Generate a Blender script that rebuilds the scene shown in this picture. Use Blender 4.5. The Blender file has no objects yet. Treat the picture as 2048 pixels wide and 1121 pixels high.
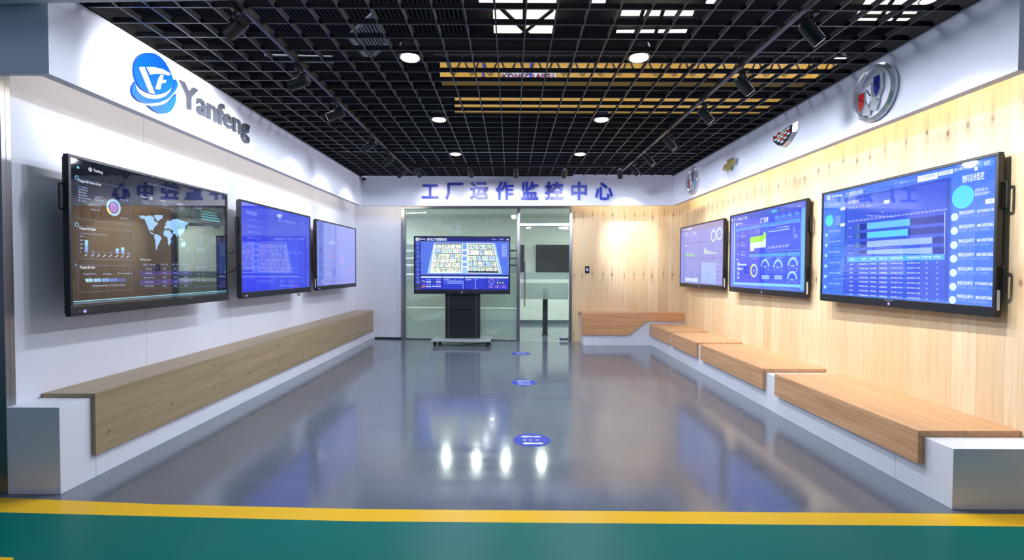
import bpy, math, random
import numpy as np
from mathutils import Vector, Matrix

# ------------------------------------------------------------------ camera, world, exposure
C = bpy.context.scene.collection
SC = bpy.context.scene
PITCH, YAW, ROLL, FPX, EYE = 0.0229, 0.0025, 0.0034, 968.73, 1.5

def cam_axes():
    cp, sp, cy, sy = math.cos(PITCH), math.sin(PITCH), math.cos(YAW), math.sin(YAW)
    fwd = Vector((sy*cp, cy*cp, -sp)); right = Vector((cy, -sy, 0)); up = right.cross(fwd)
    c, s = math.cos(ROLL), math.sin(ROLL)
    return c*right + s*up, c*up - s*right, fwd
CR, CU, CF = cam_axes()
cd = bpy.data.cameras.new('camera'); cam = bpy.data.objects.new('camera', cd); C.objects.link(cam)
m = Matrix.Identity(4)
for i in range(3):
    m[i][0], m[i][1], m[i][2] = CR[i], CU[i], -CF[i]
m[2][3] = EYE
cam.matrix_world = m
cd.sensor_fit = 'HORIZONTAL'; cd.sensor_width = 36; cd.lens = FPX/2048*36
cd.clip_start = 0.05; cd.clip_end = 200
SC.camera = cam
SC.view_settings.view_transform = 'Standard'
SC.view_settings.look = 'None'
SC.view_settings.gamma = 1
SC.view_settings.use_curve_mapping = False
SC.view_settings.exposure = 0.13
SC.cycles.use_denoising = True
SC.cycles.max_bounces = 10
SC.cycles.sample_clamp_indirect = 6

def lin(c):
    return tuple(((x/255)/12.92 if x/255 <= .04045 else ((x/255+.055)/1.055)**2.4) for x in c)

w = bpy.data.worlds.new('world'); SC.world = w; w.use_nodes = True
w.node_tree.nodes['Background'].inputs[0].default_value = (*lin((150, 165, 205)), 1)
w.node_tree.nodes['Background'].inputs[1].default_value = 0.36

# light levels (watts)
W_SPOT_L, W_SPOT_R, W_SPOT_B, W_DOWN, W_COVE, W_ROOM, W_HALL = 42, 33, 30, 25, 2.1, 46, 900
COOL, NEUT, WARM = (0.80, 0.87, 1.0), (1.0, 0.97, 0.93), (1.0, 0.85, 0.62)

def lamp(name, kind, loc, watts, color, aim=None, size=.05, angle=None, blend=.6, size_y=None, parent=None):
    d = bpy.data.lights.new(name, kind); d.energy = watts; d.color = color
    if kind == 'AREA':
        d.size = size
        if size_y: d.shape = 'RECTANGLE'; d.size_y = size_y
        else: d.shape = 'DISK'
    else:
        d.shadow_soft_size = size
    if kind == 'SPOT':
        d.spot_size = math.radians(angle); d.spot_blend = blend
    o = bpy.data.objects.new(name, d); C.objects.link(o); o.location = loc
    if aim is not None:
        o.rotation_euler = (Vector(aim) - Vector(loc)).to_track_quat('-Z', 'Y').to_euler()
    if parent: o.parent = parent
    return o

# room dimensions in metres (x right, y into the room, z up)
WL, WR = -3.315, 3.418                  # side walls
FL, FR = -2.925, 3.094                  # fascia faces over the side walls
HS, HG = 2.725, 3.287                   # fascia bottom, underside of the open-cell ceiling
A, B = Vector((WL, 10.352, 0)), Vector((WR, 9.82, 0))     # back wall corners
BDIR = (B - A).normalized(); BANG = math.atan2(BDIR.y, BDIR.x)
FA, FB = Vector((FL, 9.53, 0)), Vector((FR, 9.282, 0))    # back fascia corners
FDIR = (FB - FA).normalized(); FANG = math.atan2(FDIR.y, FDIR.x)

def cove(p0, p1, inward, watts):
    p0, p1 = Vector(p0), Vector(p1); c = (p0+p1)/2; L = (p1-p0).length; d = Vector(inward)
    o = lamp('cove_light', 'AREA', c, watts*L, WARM, None, L, size_y=.012)
    z = -(d + Vector((0, 0, .25))).normalized(); x = (p1-p0).normalized(); y = z.cross(x)
    mm = Matrix((x, y, z)).transposed().to_4x4(); mm.translation = c; o.matrix_world = mm
cove((FL-.05, 3.2, HS+.032), (FL-.05, 9.4, HS+.032), (-1, 0, 0), W_COVE*.5)
cove((FR+.05, 3.1, HS+.032), (FR+.05, 9.2, HS+.032), (1, 0, 0), W_COVE*1.3)
cove(FA + FDIR*.1 + Vector((0, .05, HS+.032)), FA + FDIR*.9 + Vector((0, .05, HS+.032)), (0, 1, 0), W_COVE*2)
cove(FA + FDIR*4.15 + Vector((0, .05, HS+.032)), FB - FDIR*.1 + Vector((0, .05, HS+.032)), (0, 1, 0), W_COVE*2)
for x, y in ((-1.5, 11.3), (-.78, 11.1), (-.1, 11.1), (.72, 11.0)):
    lamp('meeting_room_light', 'AREA', (x, y, 2.92), W_ROOM*.3, (.93, 1.0, .95), None, .12)
for x in (-4.6, 3.6):
    lamp('meeting_room_light', 'AREA', (x, 12.2, 2.92), W_ROOM*4.5, (.93, 1.0, .95), None, .5)  # two added lamps, kept out of sight, to brighten the room behind the glass
for x, y in ((-5, 9), (2, 8), (9, 10), (-6, -3), (1, -4), (8, -3)):
    lamp('hall_light', 'POINT', (x, y, 9.6), W_HALL*(1.1 if y > 0 else .16), (.80, .86, 1.0), None, 1.8)

# ------------------------------------------------------------------ pixel to place
def ray(px, py):
    return (CR*((px-1024)/FPX) - CU*((py-560.5)/FPX) + CF)
def hit(px, py, p0, n):
    d = ray(px, py); e = Vector((0, 0, EYE)); n = Vector(n)
    return e + d*((Vector(p0) - e).dot(n)/d.dot(n))
def at_x(px, py, x): return hit(px, py, (x, 0, 0), (1, 0, 0))
def at_y(px, py, y): return hit(px, py, (0, y, 0), (0, 1, 0))
def at_z(px, py, z): return hit(px, py, (0, 0, z), (0, 0, 1))
def on_back(px, py):                       # (along, height) on the back wall
    p = hit(px, py, A, (BDIR.y, -BDIR.x, 0)); return (p - A).dot(BDIR), p.z
def on_fascia(px, py):
    p = hit(px, py, FA, (FDIR.y, -FDIR.x, 0)); return (p - FA).dot(FDIR), p.z

# ------------------------------------------------------------------ materials
MATS = {}
class NT:
    def __init__(s, name):
        s.m = bpy.data.materials.new(name); s.m.use_nodes = True; s.t = s.m.node_tree; s.t.nodes.clear()
        s.out = s.t.nodes.new('ShaderNodeOutputMaterial')
    def put(s, sock, v):
        if isinstance(v, bpy.types.NodeSocket): s.t.links.new(v, sock)
        elif isinstance(v, (tuple, list)) and sock.type == 'RGBA': sock.default_value = (*v[:3], 1)
        else: sock.default_value = v
    def n(s, typ, ins=None, **props):
        nd = s.t.nodes.new('ShaderNode'+typ)
        for k, v in props.items(): setattr(nd, k, v)
        for k, v in (ins or {}).items(): s.put(nd.inputs[k], v)
        return nd
    def math(s, op, a, b=0.0, c=None):
        ins = {0: a, 1: b}
        if c is not None: ins[2] = c
        return s.n('Math', ins, operation=op).outputs[0]
    def obj(s): return s.n('TexCoord').outputs['Object']
    def sep(s, v): return s.n('SeparateXYZ', {0: v}).outputs
    def comb(s, x, y, z): return s.n('CombineXYZ', {0: x, 1: y, 2: z}).outputs[0]
    def noise(s, vec, scale=1, detail=3, rough=.5, dist=0):
        return s.n('TexNoise', {'Vector': vec, 'Scale': scale, 'Detail': detail, 'Roughness': rough, 'Distortion': dist}).outputs['Fac']
    def white(s, x): return s.n('TexWhiteNoise', {'W': x}, noise_dimensions='1D').outputs[0]
    def mix(s, f, a, b, blend='MIX'):
        nd = s.n('Mix', data_type='RGBA', blend_type=blend)
        s.put(nd.inputs[0], f); s.put(nd.inputs[6], a); s.put(nd.inputs[7], b); return nd.outputs[2]
    def step(s, x, lo, hi):
        return s.n('MapRange', {0: x, 1: lo, 2: hi, 3: 0.0, 4: 1.0}, interpolation_type='SMOOTHSTEP').outputs[0]
    def bsdf(s, color, rough=.5, **kw):
        b = s.n('BsdfPrincipled'); s.put(b.inputs['Base Color'], color); s.put(b.inputs['Roughness'], rough)
        for k, v in kw.items(): s.put(b.inputs[k.replace('_', ' ')], v)
        return b.outputs[0]
    def done(s, shader):
        s.t.links.new(shader, s.out.inputs[0]); MATS[s.m.name] = s.m; return s.m

def plain(name, rgb, rough=.5, metal=0.0, var=.06, scale=9.0, emit=None, **kw):
    t = NT(name); c = lin(rgb)
    col = t.mix(t.noise(t.obj(), scale), tuple(x*(1-var) for x in c), tuple(min(1, x*(1+var)) for x in c))
    if emit: kw['Emission_Color'] = lin(emit[0]); kw['Emission_Strength'] = emit[1]
    return t.done(t.bsdf(col, rough, Metallic=metal, **kw))

plain('black_plastic', (22, 24, 30), .38)
plain('dark_housing', (16, 17, 20), .5)
plain('grid_black', (7, 7, 9), .5, Specular_IOR_Level=.25)
plain('grid_edge', (84, 88, 96), .35, .5)
plain('lamp_black', (17, 18, 20), .35)
plain('steel', (190, 192, 196), .22, 1.0)
plain('brushed_steel', (150, 152, 155), .32, 1.0)
plain('silver_plate', (205, 208, 212), .3, .5)
plain('chrome', (236, 238, 242), .2, .85, 0)
plain('gold_metal', (200, 176, 110), .3, .35)
plain('red_enamel', (190, 20, 22), .25)
plain('blue_enamel', (28, 22, 130), .25)
plain('white_enamel', (225, 228, 235), .25)
plain('dark_enamel', (22, 26, 32), .25)
plain('yellow_enamel', (190, 186, 120), .3)
plain('logo_blue', (2, 76, 178), .3)
plain('logo_white', (240, 242, 248), .4)
plain('letter_grey', (66, 70, 80), .35, .3)
plain('letter_blue', (30, 52, 178), .4)
plain('crane_yellow', (236, 176, 58), .5)
plain('crane_blue', (70, 70, 225), .5)
plain('crane_red', (170, 20, 40), .5)
plain('hall_dark', (20, 20, 24), .85)
plain('hall_rib', (44, 44, 50), .75)
plain('pale_metal', (110, 114, 130), .5)
plain('rubber', (14, 14, 15), .6)
plain('sticker_blue', (44, 60, 168), .5, Specular_IOR_Level=.3)
plain('sticker_white', (215, 222, 240), .35)
plain('room_wall', (196, 204, 200), .7)
plain('room_floor', (120, 130, 126), .3)
plain('white_plastic', (226, 228, 232), .4)
plain('grey_panel', (70, 84, 92), .45)
plain('lens_glow', (250, 250, 250), .3, emit=((255, 250, 240), 2.2))
plain('downlight_glow', (250, 250, 250), .3, emit=((245, 250, 255), 14.0))
plain('bay_glow', (250, 250, 250), .3, emit=((215, 222, 255), 1.6))
plain('skylight_glow', (250, 250, 250), .5, emit=((255, 244, 215), 1.5), var=.25, scale=6)
plain('power_glow', (120, 100, 255), .3, emit=((150, 130, 255), 1.5))
plain('reader_glow', (200, 200, 255), .3, emit=((190, 190, 255), 1.0))

def wall_white(name, axis, base=(226, 227, 236), seam0=4.40, pitch=1.31, rough=.42):
    t = NT(name); s = t.sep(t.obj())
    u = t.math('MODULO', t.math('ADD', s[axis], 30*pitch - seam0), pitch)
    seam = t.math('LESS_THAN', u, .006)
    c = lin(base)
    n = t.noise(t.obj(), 2.2, 4)
    col = t.mix(n, tuple(x*.96 for x in c), tuple(min(1, x*1.03) for x in c))
    col = t.mix(t.math('MULTIPLY', seam, .45), col, lin((120, 120, 126)))
    return t.done(t.bsdf(col, rough))
wall_white('white_wall_left', 1)
wall_white('white_wall_back', 0, seam0=.9)
wall_white('white_fascia', 1, (224, 225, 236), seam0=50, pitch=60)
wall_white('white_plinth', 1, (228, 230, 236), seam0=3.44, pitch=2.72)
wall_white('white_plinth_back', 0, (228, 230, 236), seam0=1.62, pitch=2.72)

def planks(name, axis):
    t = NT(name); s = t.sep(t.obj()); u, v = s[axis], s[2]
    p = t.math('DIVIDE', t.math('ADD', u, 20.07), .2)
    idx = t.math('FLOOR', p); fr = t.math('FRACT', p)
    r1, r2, r3 = t.white(idx), t.white(t.math('ADD', idx, .37)), t.white(t.math('ADD', idx, .71))
    grain = t.noise(t.comb(t.math('ADD', t.math('MULTIPLY', u, 34), t.math('MULTIPLY', r2, 20)), t.math('MULTIPLY', v, 1.6), r1), 1, 4, .55, .6)
    broad = t.noise(t.comb(t.math('MULTIPLY', u, 3), t.math('MULTIPLY', v, .9), r2), 1.3, 3)
    col = t.mix(r1, lin((216, 188, 146)), lin((234, 213, 178)))
    col = t.mix(t.math('MULTIPLY', t.step(grain, .42, .75), .38), col, lin((196, 146, 88)))
    col = t.mix(t.math('MULTIPLY', t.step(broad, .45, .8), .35), col, lin((236, 196, 142)))
    vv = t.math('SUBTRACT', t.math('MODULO', t.math('ADD', t.math('ADD', v, 9.72 - 2.60 + .607), t.math('MULTIPLY', t.math('SUBTRACT', r2, .5), .07)), 1.215), .607)
    du = t.math('DIVIDE', t.math('MULTIPLY', t.math('ADD', t.math('SUBTRACT', fr, .5), t.math('MULTIPLY', t.math('SUBTRACT', r3, .5), .3)), .2), t.math('ADD', .012, t.math('MULTIPLY', r1, .007)))
    def ell(h): 
        q = t.math('DIVIDE', vv, h); return t.math('SQRT', t.math('ADD', t.math('MULTIPLY', du, du), t.math('MULTIPLY', q, q)))
    k = t.math('SUBTRACT', 1.0, t.step(ell(.032), .25, 1.25))
    halo = t.math('SUBTRACT', 1.0, t.step(ell(.11), .3, 2.2))
    col = t.mix(t.math('MULTIPLY', halo, .38), col, lin((170, 118, 66)))
    col = t.mix(t.math('MULTIPLY', k, t.math('ADD', .45, t.math('MULTIPLY', r3, .45))), col, lin((88, 62, 44)))
    seam = t.math('LESS_THAN', fr, .018)
    col = t.mix(t.math('MULTIPLY', seam, .30), col, lin((160, 112, 62)))
    return t.done(t.bsdf(col, .45))
planks('plank_wall_right', 1); planks('plank_wall_back', 0)

def streaky(name, c0, c1, c2, along=1, knots=False, rough=.4):
    t = NT(name); s = t.sep(t.obj()); ax = [s[0], s[1], s[2]]
    sc = [22, 22, 22]; sc[along] = .9
    v = t.comb(*[t.math('MULTIPLY', ax[i], sc[i]) for i in range(3)])
    g = t.noise(v, 1, 5, .6, .4)
    v2 = t.comb(*[t.math('MULTIPLY', ax[i], 70 if i != along else 2.5) for i in range(3)])
    g2 = t.noise(v2, 1, 2)
    col = t.mix(t.step(g, .3, .72), lin(c0), lin(c1))
    col = t.mix(t.math('MULTIPLY', t.step(g2, .5, .75), .4), col, lin(c2))
    if knots:
        q = t.math('DIVIDE', t.math('ADD', s[along], 20.25), .62)
        idx = t.math('FLOOR', q); fr = t.math('FRACT', q); r = t.white(idx)
        du = t.math('DIVIDE', t.math('MULTIPLY', t.math('SUBTRACT', fr, t.math('ADD', .3, t.math('MULTIPLY', r, .4))), .62), .026)
        row = t.math('FLOOR', t.math('DIVIDE', s[2], .2)); r2 = t.white(t.math('ADD', t.math('MULTIPLY', idx, 3.7), row))
        z = t.math('SUBTRACT', t.math('SUBTRACT', s[2], t.math('MULTIPLY', row, .2)), t.math('ADD', .06, t.math('MULTIPLY', r2, .09)))
        dv = t.math('DIVIDE', z, .015)
        d = t.math('SQRT', t.math('ADD', t.math('MULTIPLY', du, du), t.math('MULTIPLY', dv, dv)))
        k = t.math('MULTIPLY', t.math('SUBTRACT', 1.0, t.step(d, .2, 1.3)), t.math('GREATER_THAN', r2, .38))
        col = t.mix(t.math('MULTIPLY', k, .65), col, lin((84, 66, 46)))
        sm = t.math('LESS_THAN', t.math('MODULO', t.math('ADD', s[along], 40 - 5.88), 2.44), .006)
        col = t.mix(t.math('MULTIPLY', sm, .4), col, lin((90, 72, 50)))
    return t.done(t.bsdf(col, rough))
streaky('oak_seat', (190, 144, 103), (212, 168, 124), (160, 114, 78), 1)
streaky('oak_back', (190, 138, 95), (214, 164, 118), (162, 112, 74), 0)
streaky('ply_bench', (150, 130, 98), (168, 148, 116), (136, 114, 84), 1, True)

def floor_mat():
    t = NT('polished_concrete'); o = t.obj(); s = t.sep(o)
    a = t.noise(o, .9, 5, .6); b = t.noise(t.comb(t.math('MULTIPLY', s[0], 1.2), t.math('MULTIPLY', s[1], 9), 0.0), 1, 4); c = t.noise(o, 190, 2)
    col = t.mix(a, lin((76, 83, 95)), lin((104, 112, 126)))
    col = t.mix(t.math('MULTIPLY', b, .3), col, lin((112, 116, 122)))
    col = t.mix(t.math('MULTIPLY', t.step(c, .52, .72), .32), col, lin((176, 180, 188)))
    r = t.n('MapRange', {0: b, 1: .3, 2: .7, 3: .075, 4: .16}).outputs[0]
    return t.done(t.bsdf(col, r, Specular_IOR_Level=1.0))
floor_mat()
def epoxy(name, rgb, rough):
    t = NT(name); o = t.obj(); c = lin(rgb)
    col = t.mix(t.noise(o, 1.3, 4), tuple(x*.88 for x in c), tuple(min(1, x*1.12) for x in c))
    return t.done(t.bsdf(col, rough, Specular_IOR_Level=.1))
epoxy('green_epoxy', (0, 108, 98), .38); epoxy('yellow_paint', (246, 192, 40), .3)

def glass(name, tint, frost):
    t = NT(name)
    fr = t.n('Fresnel', {'IOR': 1.5}).outputs[0]
    tr = t.n('BsdfTransparent', {'Color': lin(tint)}).outputs[0]
    if frost:
        df = t.bsdf(lin((222, 232, 227)), .6)
        tl = t.n('BsdfTranslucent', {'Color': lin((222, 232, 227))}).outputs[0]
        df = t.n('MixShader', {0: .4, 1: df, 2: tl}).outputs[0]
        tr = t.n('MixShader', {0: frost, 1: tr, 2: df}).outputs[0]
    gl = t.n('BsdfGlossy', {'Color': (1, 1, 1), 'Roughness': .02}).outputs[0]
    return t.done(t.n('MixShader', {0: t.math('MULTIPLY', fr, 1.4), 1: tr, 2: gl}).outputs[0])
glass('clear_glass', (247, 251, 249), 0); glass('frosted_film', (250, 252, 251), .62)

SCREEN_GAIN = 1.0
t = NT('screen_image'); at = t.n('Attribute', attribute_name='Col').outputs['Color']
t.done(t.bsdf((.006, .007, .01), .025, Emission_Color=at, Emission_Strength=SCREEN_GAIN, Specular_IOR_Level=1.0, IOR=1.65))

# ------------------------------------------------------------------ object helpers
class MB:
    def __init__(s): s.v, s.f, s.mi = [], [], []
    def add(s, vs, fs, mi=0):
        o = len(s.v); s.v += [tuple(x) for x in vs]; s.f += [tuple(i+o for i in f) for f in fs]; s.mi += [mi]*len(fs); return s
    def box(s, x0, y0, z0, x1, y1, z1, mi=0):
        x0, x1 = sorted((x0, x1)); y0, y1 = sorted((y0, y1)); z0, z1 = sorted((z0, z1))
        return s.add([(x, y, z) for z in (z0, z1) for y in (y0, y1) for x in (x0, x1)],
                     [(0, 2, 3, 1), (4, 5, 7, 6), (0, 1, 5, 4), (2, 6, 7, 3), (0, 4, 6, 2), (1, 3, 7, 5)], mi)
    def prism(s, pts, fn, d0, d1, mi=0):        # pts 2-D, fn(u,v,d) -> xyz
        n = len(pts)
        vs = [fn(u, v, d0) for u, v in pts] + [fn(u, v, d1) for u, v in pts]
        return s.add(vs, [tuple(range(n))[::-1], tuple(range(n, 2*n))] + [(i, (i+1) % n, n+(i+1) % n, n+i) for i in range(n)], mi)
    def taper(s, pts, k, fn, d0, d1, mi=0):    # prism whose front outline is drawn in by k towards its middle
        cx = sum(a for a, _ in pts)/len(pts); cy = sum(b_ for _, b_ in pts)/len(pts); n = len(pts)
        vs = [fn(u, v, d0) for u, v in pts] + [fn(cx+(u-cx)*k, cy+(v-cy)*k, d1) for u, v in pts]
        return s.add(vs, [tuple(range(n))[::-1], tuple(range(n, 2*n))] + [(i, (i+1) % n, n+(i+1) % n, n+i) for i in range(n)], mi)
    def cyl(s, p0, p1, r0, r1=None, n=16, mi=0, caps=True):
        p0, p1 = Vector(p0), Vector(p1); r1 = r0 if r1 is None else r1
        d = (p1-p0).normalized(); a = d.orthogonal().normalized(); b = d.cross(a)
        vs = [p0 + (a*math.cos(2*math.pi*i/n) + b*math.sin(2*math.pi*i/n))*r0 for i in range(n)] + \
             [p1 + (a*math.cos(2*math.pi*i/n) + b*math.sin(2*math.pi*i/n))*r1 for i in range(n)]
        fs = [(i, (i+1) % n, n+(i+1) % n, n+i) for i in range(n)]
        if caps: fs += [tuple(range(n))[::-1], tuple(range(n, 2*n))]
        return s.add(vs, fs, mi)
    def tube(s, pts, r, n=8, mi=0):
        pts = [Vector(p) for p in pts]
        for i in range(len(pts)-1): s.cyl(pts[i], pts[i+1], r, n=n, mi=mi)
        return s
    def lathe(s, prof, n=24, mi=0, c=(0, 0, 0)):   # prof (radius, z)
        vs = [(c[0]+r*math.cos(2*math.pi*i/n), c[1]+r*math.sin(2*math.pi*i/n), c[2]+z) for r, z in prof for i in range(n)]
        fs = [(j*n+i, j*n+(i+1) % n, (j+1)*n+(i+1) % n, (j+1)*n+i) for j in range(len(prof)-1) for i in range(n)]
        fs += [tuple(range(n))[::-1], tuple(range((len(prof)-1)*n, len(prof)*n))]
        return s.add(vs, fs, mi)
    def build(s, name, mats, parent=None, bevel=0, smooth=False, label=None):
        me = bpy.data.meshes.new(name); me.from_pydata(s.v, [], s.f)
        for mt in ([mats] if isinstance(mats, str) else mats): me.materials.append(MATS[mt])
        me.polygons.foreach_set('material_index', s.mi)
        if smooth:
            me.polygons.foreach_set('use_smooth', [True]*len(me.polygons))
            me.set_sharp_from_angle(angle=math.radians(40))
        me.update()
        o = bpy.data.objects.new(name, me); C.objects.link(o)
        if parent: o.parent = parent
        if bevel:
            b = o.modifiers.new('edge', 'BEVEL'); b.width = bevel; b.segments = 2; b.limit_method = 'ANGLE'
        if label: o['label'] = label
        return o

def tag(o, label, cat, group=None, kind=None):
    o['label'] = label; o['category'] = cat
    if group: o['group'] = group
    if kind: o['kind'] = kind
    return o
def thing(name, label, cat, loc=(0, 0, 0), rz=0, group=None):
    o = bpy.data.objects.new(name, None); C.objects.link(o); o.location = loc; o.rotation_euler = (0, 0, rz); o.empty_display_size = .1
    return tag(o, label, cat, group)
def struct(o, label=None, cat=None):
    o['kind'] = 'structure'
    if label: o['label'] = label
    if cat: o['category'] = cat
    return o
def dup(root, loc, rz=None, label=None):
    r = root.copy(); C.objects.link(r); r.location = loc
    if rz is not None: r.rotation_euler = (0, 0, rz)
    if label: r['label'] = label
    for ch in list(root.children):
        c = ch.copy(); C.objects.link(c); c.parent = r
        for g in ch.children:
            d = g.copy(); C.objects.link(d); d.parent = c
    return r

TXT = {}
def text_geo(s, bold=0.0):
    k = (s, bold)
    if k not in TXT:
        cu = bpy.data.curves.new('lettering', 'FONT'); cu.body = s; cu.offset = bold; cu.resolution_u = 2
        ob = bpy.data.objects.new('lettering', cu); C.objects.link(ob)
        me = ob.to_mesh()
        v = [(p.co.x, p.co.y) for p in me.vertices]; f = [tuple(p.vertices) for p in me.polygons]
        ob.to_mesh_clear(); bpy.data.objects.remove(ob); bpy.data.curves.remove(cu)
        TXT[k] = (v, f)
    return TXT[k]
def text_solid(mb, s, fn, d0, d1, bold=0.0, mi=0, box=None):
    """extruded lettering; box = (u0, v0, u1, v1) the outline is stretched into"""
    v, f = text_geo(s, bold)
    xs = [p[0] for p in v]; ys = [p[1] for p in v]; x0, x1, y0, y1 = min(xs), max(xs), min(ys), max(ys)
    if box: v = [(box[0]+(x-x0)/(x1-x0)*(box[2]-box[0]), box[1]+(y-y0)/(y1-y0)*(box[3]-box[1])) for x, y in v]
    n = len(v); cnt = {}
    for q in f:
        for i in range(len(q)):
            e = (q[i], q[(i+1) % len(q)]); cnt[e] = 1
    side = [(a, b, n+b, n+a) for (a, b) in cnt if (b, a) not in cnt]
    mb.add([fn(x, y, d0) for x, y in v] + [fn(x, y, d1) for x, y in v], [q[::-1] for q in f] + [tuple(i+n for i in q) for q in f] + side, mi)

# ------------------------------------------------------------------ the setting
YL = [(-9, 3.02), (-3.42, 3.135), (-2.2, 3.04), (-.9, 2.985), (3.2, 2.94), (9, 2.9)]   # far edge of the yellow line
fl = MB()
fl.add([(x, y, 0) for x, y in YL] + [(x, 16, 0) for x, y in YL], [(i, i+1, 7+i, 6+i) for i in range(5)])
struct(fl.build('floor', 'polished_concrete'), 'polished grey concrete floor of the exhibition room', 'floor')
ye = MB(); wd = .145
ye.add([(x, y, .0) for x, y in YL] + [(x, y-wd-(.04 if x < -3 else 0), 0) for x, y in YL], [(i, 6+i, 7+i, i+1) for i in range(5)])
struct(ye.build('floor_yellow_line', 'yellow_paint'), 'yellow painted line between grey and green floor', 'floor line')
gr = MB()
gr.add([(x, y-wd-(.04 if x < -3 else 0), 0) for x, y in YL] + [(x, -9, 0) for x, y in YL], [(i, 6+i, 7+i, i+1) for i in range(5)])
struct(gr.build('floor_green', 'green_epoxy'), 'green epoxy floor of the hall aisle', 'floor')
p = [at_z(-40, 1113, .001), at_z(26, 1116, .001), at_z(30, 1135, .001), at_z(-40, 1135, .001)]
struct(MB().add(p, [(3, 2, 1, 0)]).build('floor_yellow_mark', 'yellow_paint'), 'end of a second yellow line on the green floor', 'floor line')

struct(MB().box(WL-.2, 3.20, 0, WL, 10.5, 3.4).build('wall_left', 'white_wall_left'), 'white panelled left wall', 'wall')
struct(MB().box(WR, 2.7, 0, WR+.2, 10.2, 3.4).build('wall_right', 'plank_wall_right'), 'right wall clad in pale knotty vertical planks', 'wall')
s_l, s_r = on_back(804, 540)[0], on_back(1144, 540)[0]; s_e = (B-A).length
def on_A(o): o.location = A; o.rotation_euler = (0, 0, BANG); return o
struct(on_A(MB().box(-.1, 0, 0, s_l, .14, 3.4).build('wall_back', 'white_wall_back')), 'white stretch of the back wall left of the glass', 'wall')
struct(on_A(MB().box(s_l, 0, 2.83, s_r, .14, 3.4).build('wall_back_lintel', 'white_wall_back')), 'white wall above the glass, behind the fascia', 'wall')
struct(on_A(MB().box(s_r, 0, 0, s_e+.1, .14, 3.4).build('wall_back_wood', 'plank_wall_back')), 'pale plank stretch of the back wall right of the door', 'wall')
# fascia boards
struct(MB().box(FL-.035, 3.10, HS, FL, 9.53, 3.42).box(WL, 3.10, HS, FL-.035, 3.135, 3.42).box(FL-.08, 3.135, HS, FL-.035, 9.53, HS+.016).build('trim_left', 'white_fascia'), 'white fascia above the left wall', 'fascia')
struct(MB().box(FR, 2.98, HS, FR+.035, 9.28, 3.42).box(FR+.035, 2.98, HS, WR, 3.015, 3.42).box(FR+.035, 3.015, HS, FR+.08, 9.28, HS+.016).build('trim_right', 'white_fascia'), 'white fascia above the right wall', 'fascia')
o = MB().box(-.035, 0, HS, (FB-FA).length+.035, .035, 3.42).box(0, .035, HS, (FB-FA).length, .08, HS+.016).build('trim_back', 'white_fascia'); o.location = FA; o.rotation_euler = (0, 0, FANG)
struct(o, 'white fascia with blue lettering above the back wall', 'fascia')
# pale header over the opening (upper left) and its steel-clad post
h0, h1 = at_y(-60, 9, 3.06), at_y(540, -1, 3.06)
struct(MB().prism([(h0.x, h0.z), (h1.x, h1.z), (h1.x, 3.6), (h0.x, 3.6)], lambda u, v, d: (u, d, v), 2.9, 3.06).build('trim_header', 'white_fascia'), 'pale header beam over the front opening', 'header')
struct(MB().box(WL-.9, 3.2, 0, WL-.2, 3.3, 3.6).build('wall_front_left', 'grey_panel'), 'grey return wall beside the front opening', 'wall')
struct(MB().box(WL-.33, 3.17, 0, WL+.004, 3.2, 3.6).box(WL-.004, 3.2, 0, WL+.004, 3.235, 3.6).build('trim_corner_steel', 'brushed_steel', bevel=.002), 'brushed steel corner trim at the end of the left wall', 'corner trim')
struct(MB().box(FL, 9.53+.0, 0, FL+.001, 9.531, .001).build('trim_1', 'white_fascia')) if False else None
struct(on_A(MB().box(.42, -.012, 0, s_l, 0, .035).build('baseboard_back', 'dark_housing')), 'dark skirting gap under the white back wall', 'baseboard')

# open-cell ceiling
g = MB(); PG, XG0, YG0 = .2152, .1, 3.374
nx0, nx1 = math.ceil((FL-XG0)/PG), math.floor((FR-XG0)/PG)
for i in range(nx0, nx1+1):
    x = XG0 + i*PG
    g.box(x-.004, 3.0, HG+.004, x+.004, 9.4, HG+.042); g.box(x-.005, 3.0, HG, x+.005, 9.4, HG+.004, 1)
for j in range(-1, 29):
    y = YG0 + j*PG
    if y > 9.5: break
    g.box(FL, y-.004, HG+.0045, FR, y+.004, HG+.0425); g.box(FL, y-.005, HG+.0005, FR, y+.005, HG+.0045, 1)
g.box(FL, 3.0, HG+.0, FL+.02, 9.5, HG+.14); g.box(FR-.02, 3.0, HG, FR, 9.3, HG+.14); g.box(FL, 9.36, HG+.002, FR, 9.4, HG+.05)
struct(g.build('ceiling', ['grid_black', 'grid_edge']), 'black open-cell grid ceiling', 'ceiling')

# hall above: dark roof with ribs
hr = MB().box(-22, 2.0, 11.2, 24, 40, 11.4)
for i in range(46): hr.box(-9.5+i*.17, 8, 10.95, -9.42+i*.17, 26, 11.2, 1)
for y in (11.8, 20.2, 25, 30): hr.box(-22, y, 10.2, 24, y+.25, 11.2)
struct(hr.build('ceiling_hall', ['hall_dark', 'hall_rib']), 'dark ribbed roof of the hall above the grid', 'ceiling')
struct(MB().box(-22, 40, -.1, 24, 40.2, 11).build('wall_hall_far', 'hall_dark'), 'dark far wall of the hall', 'wall')
struct(MB().box(-22.2, 3.3, 3.6, -22, 40, 11).box(24, 2, -.1, 24.2, 40, 11).build('wall_hall_side', 'hall_dark'), 'dark side walls of the hall', 'wall')

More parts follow.
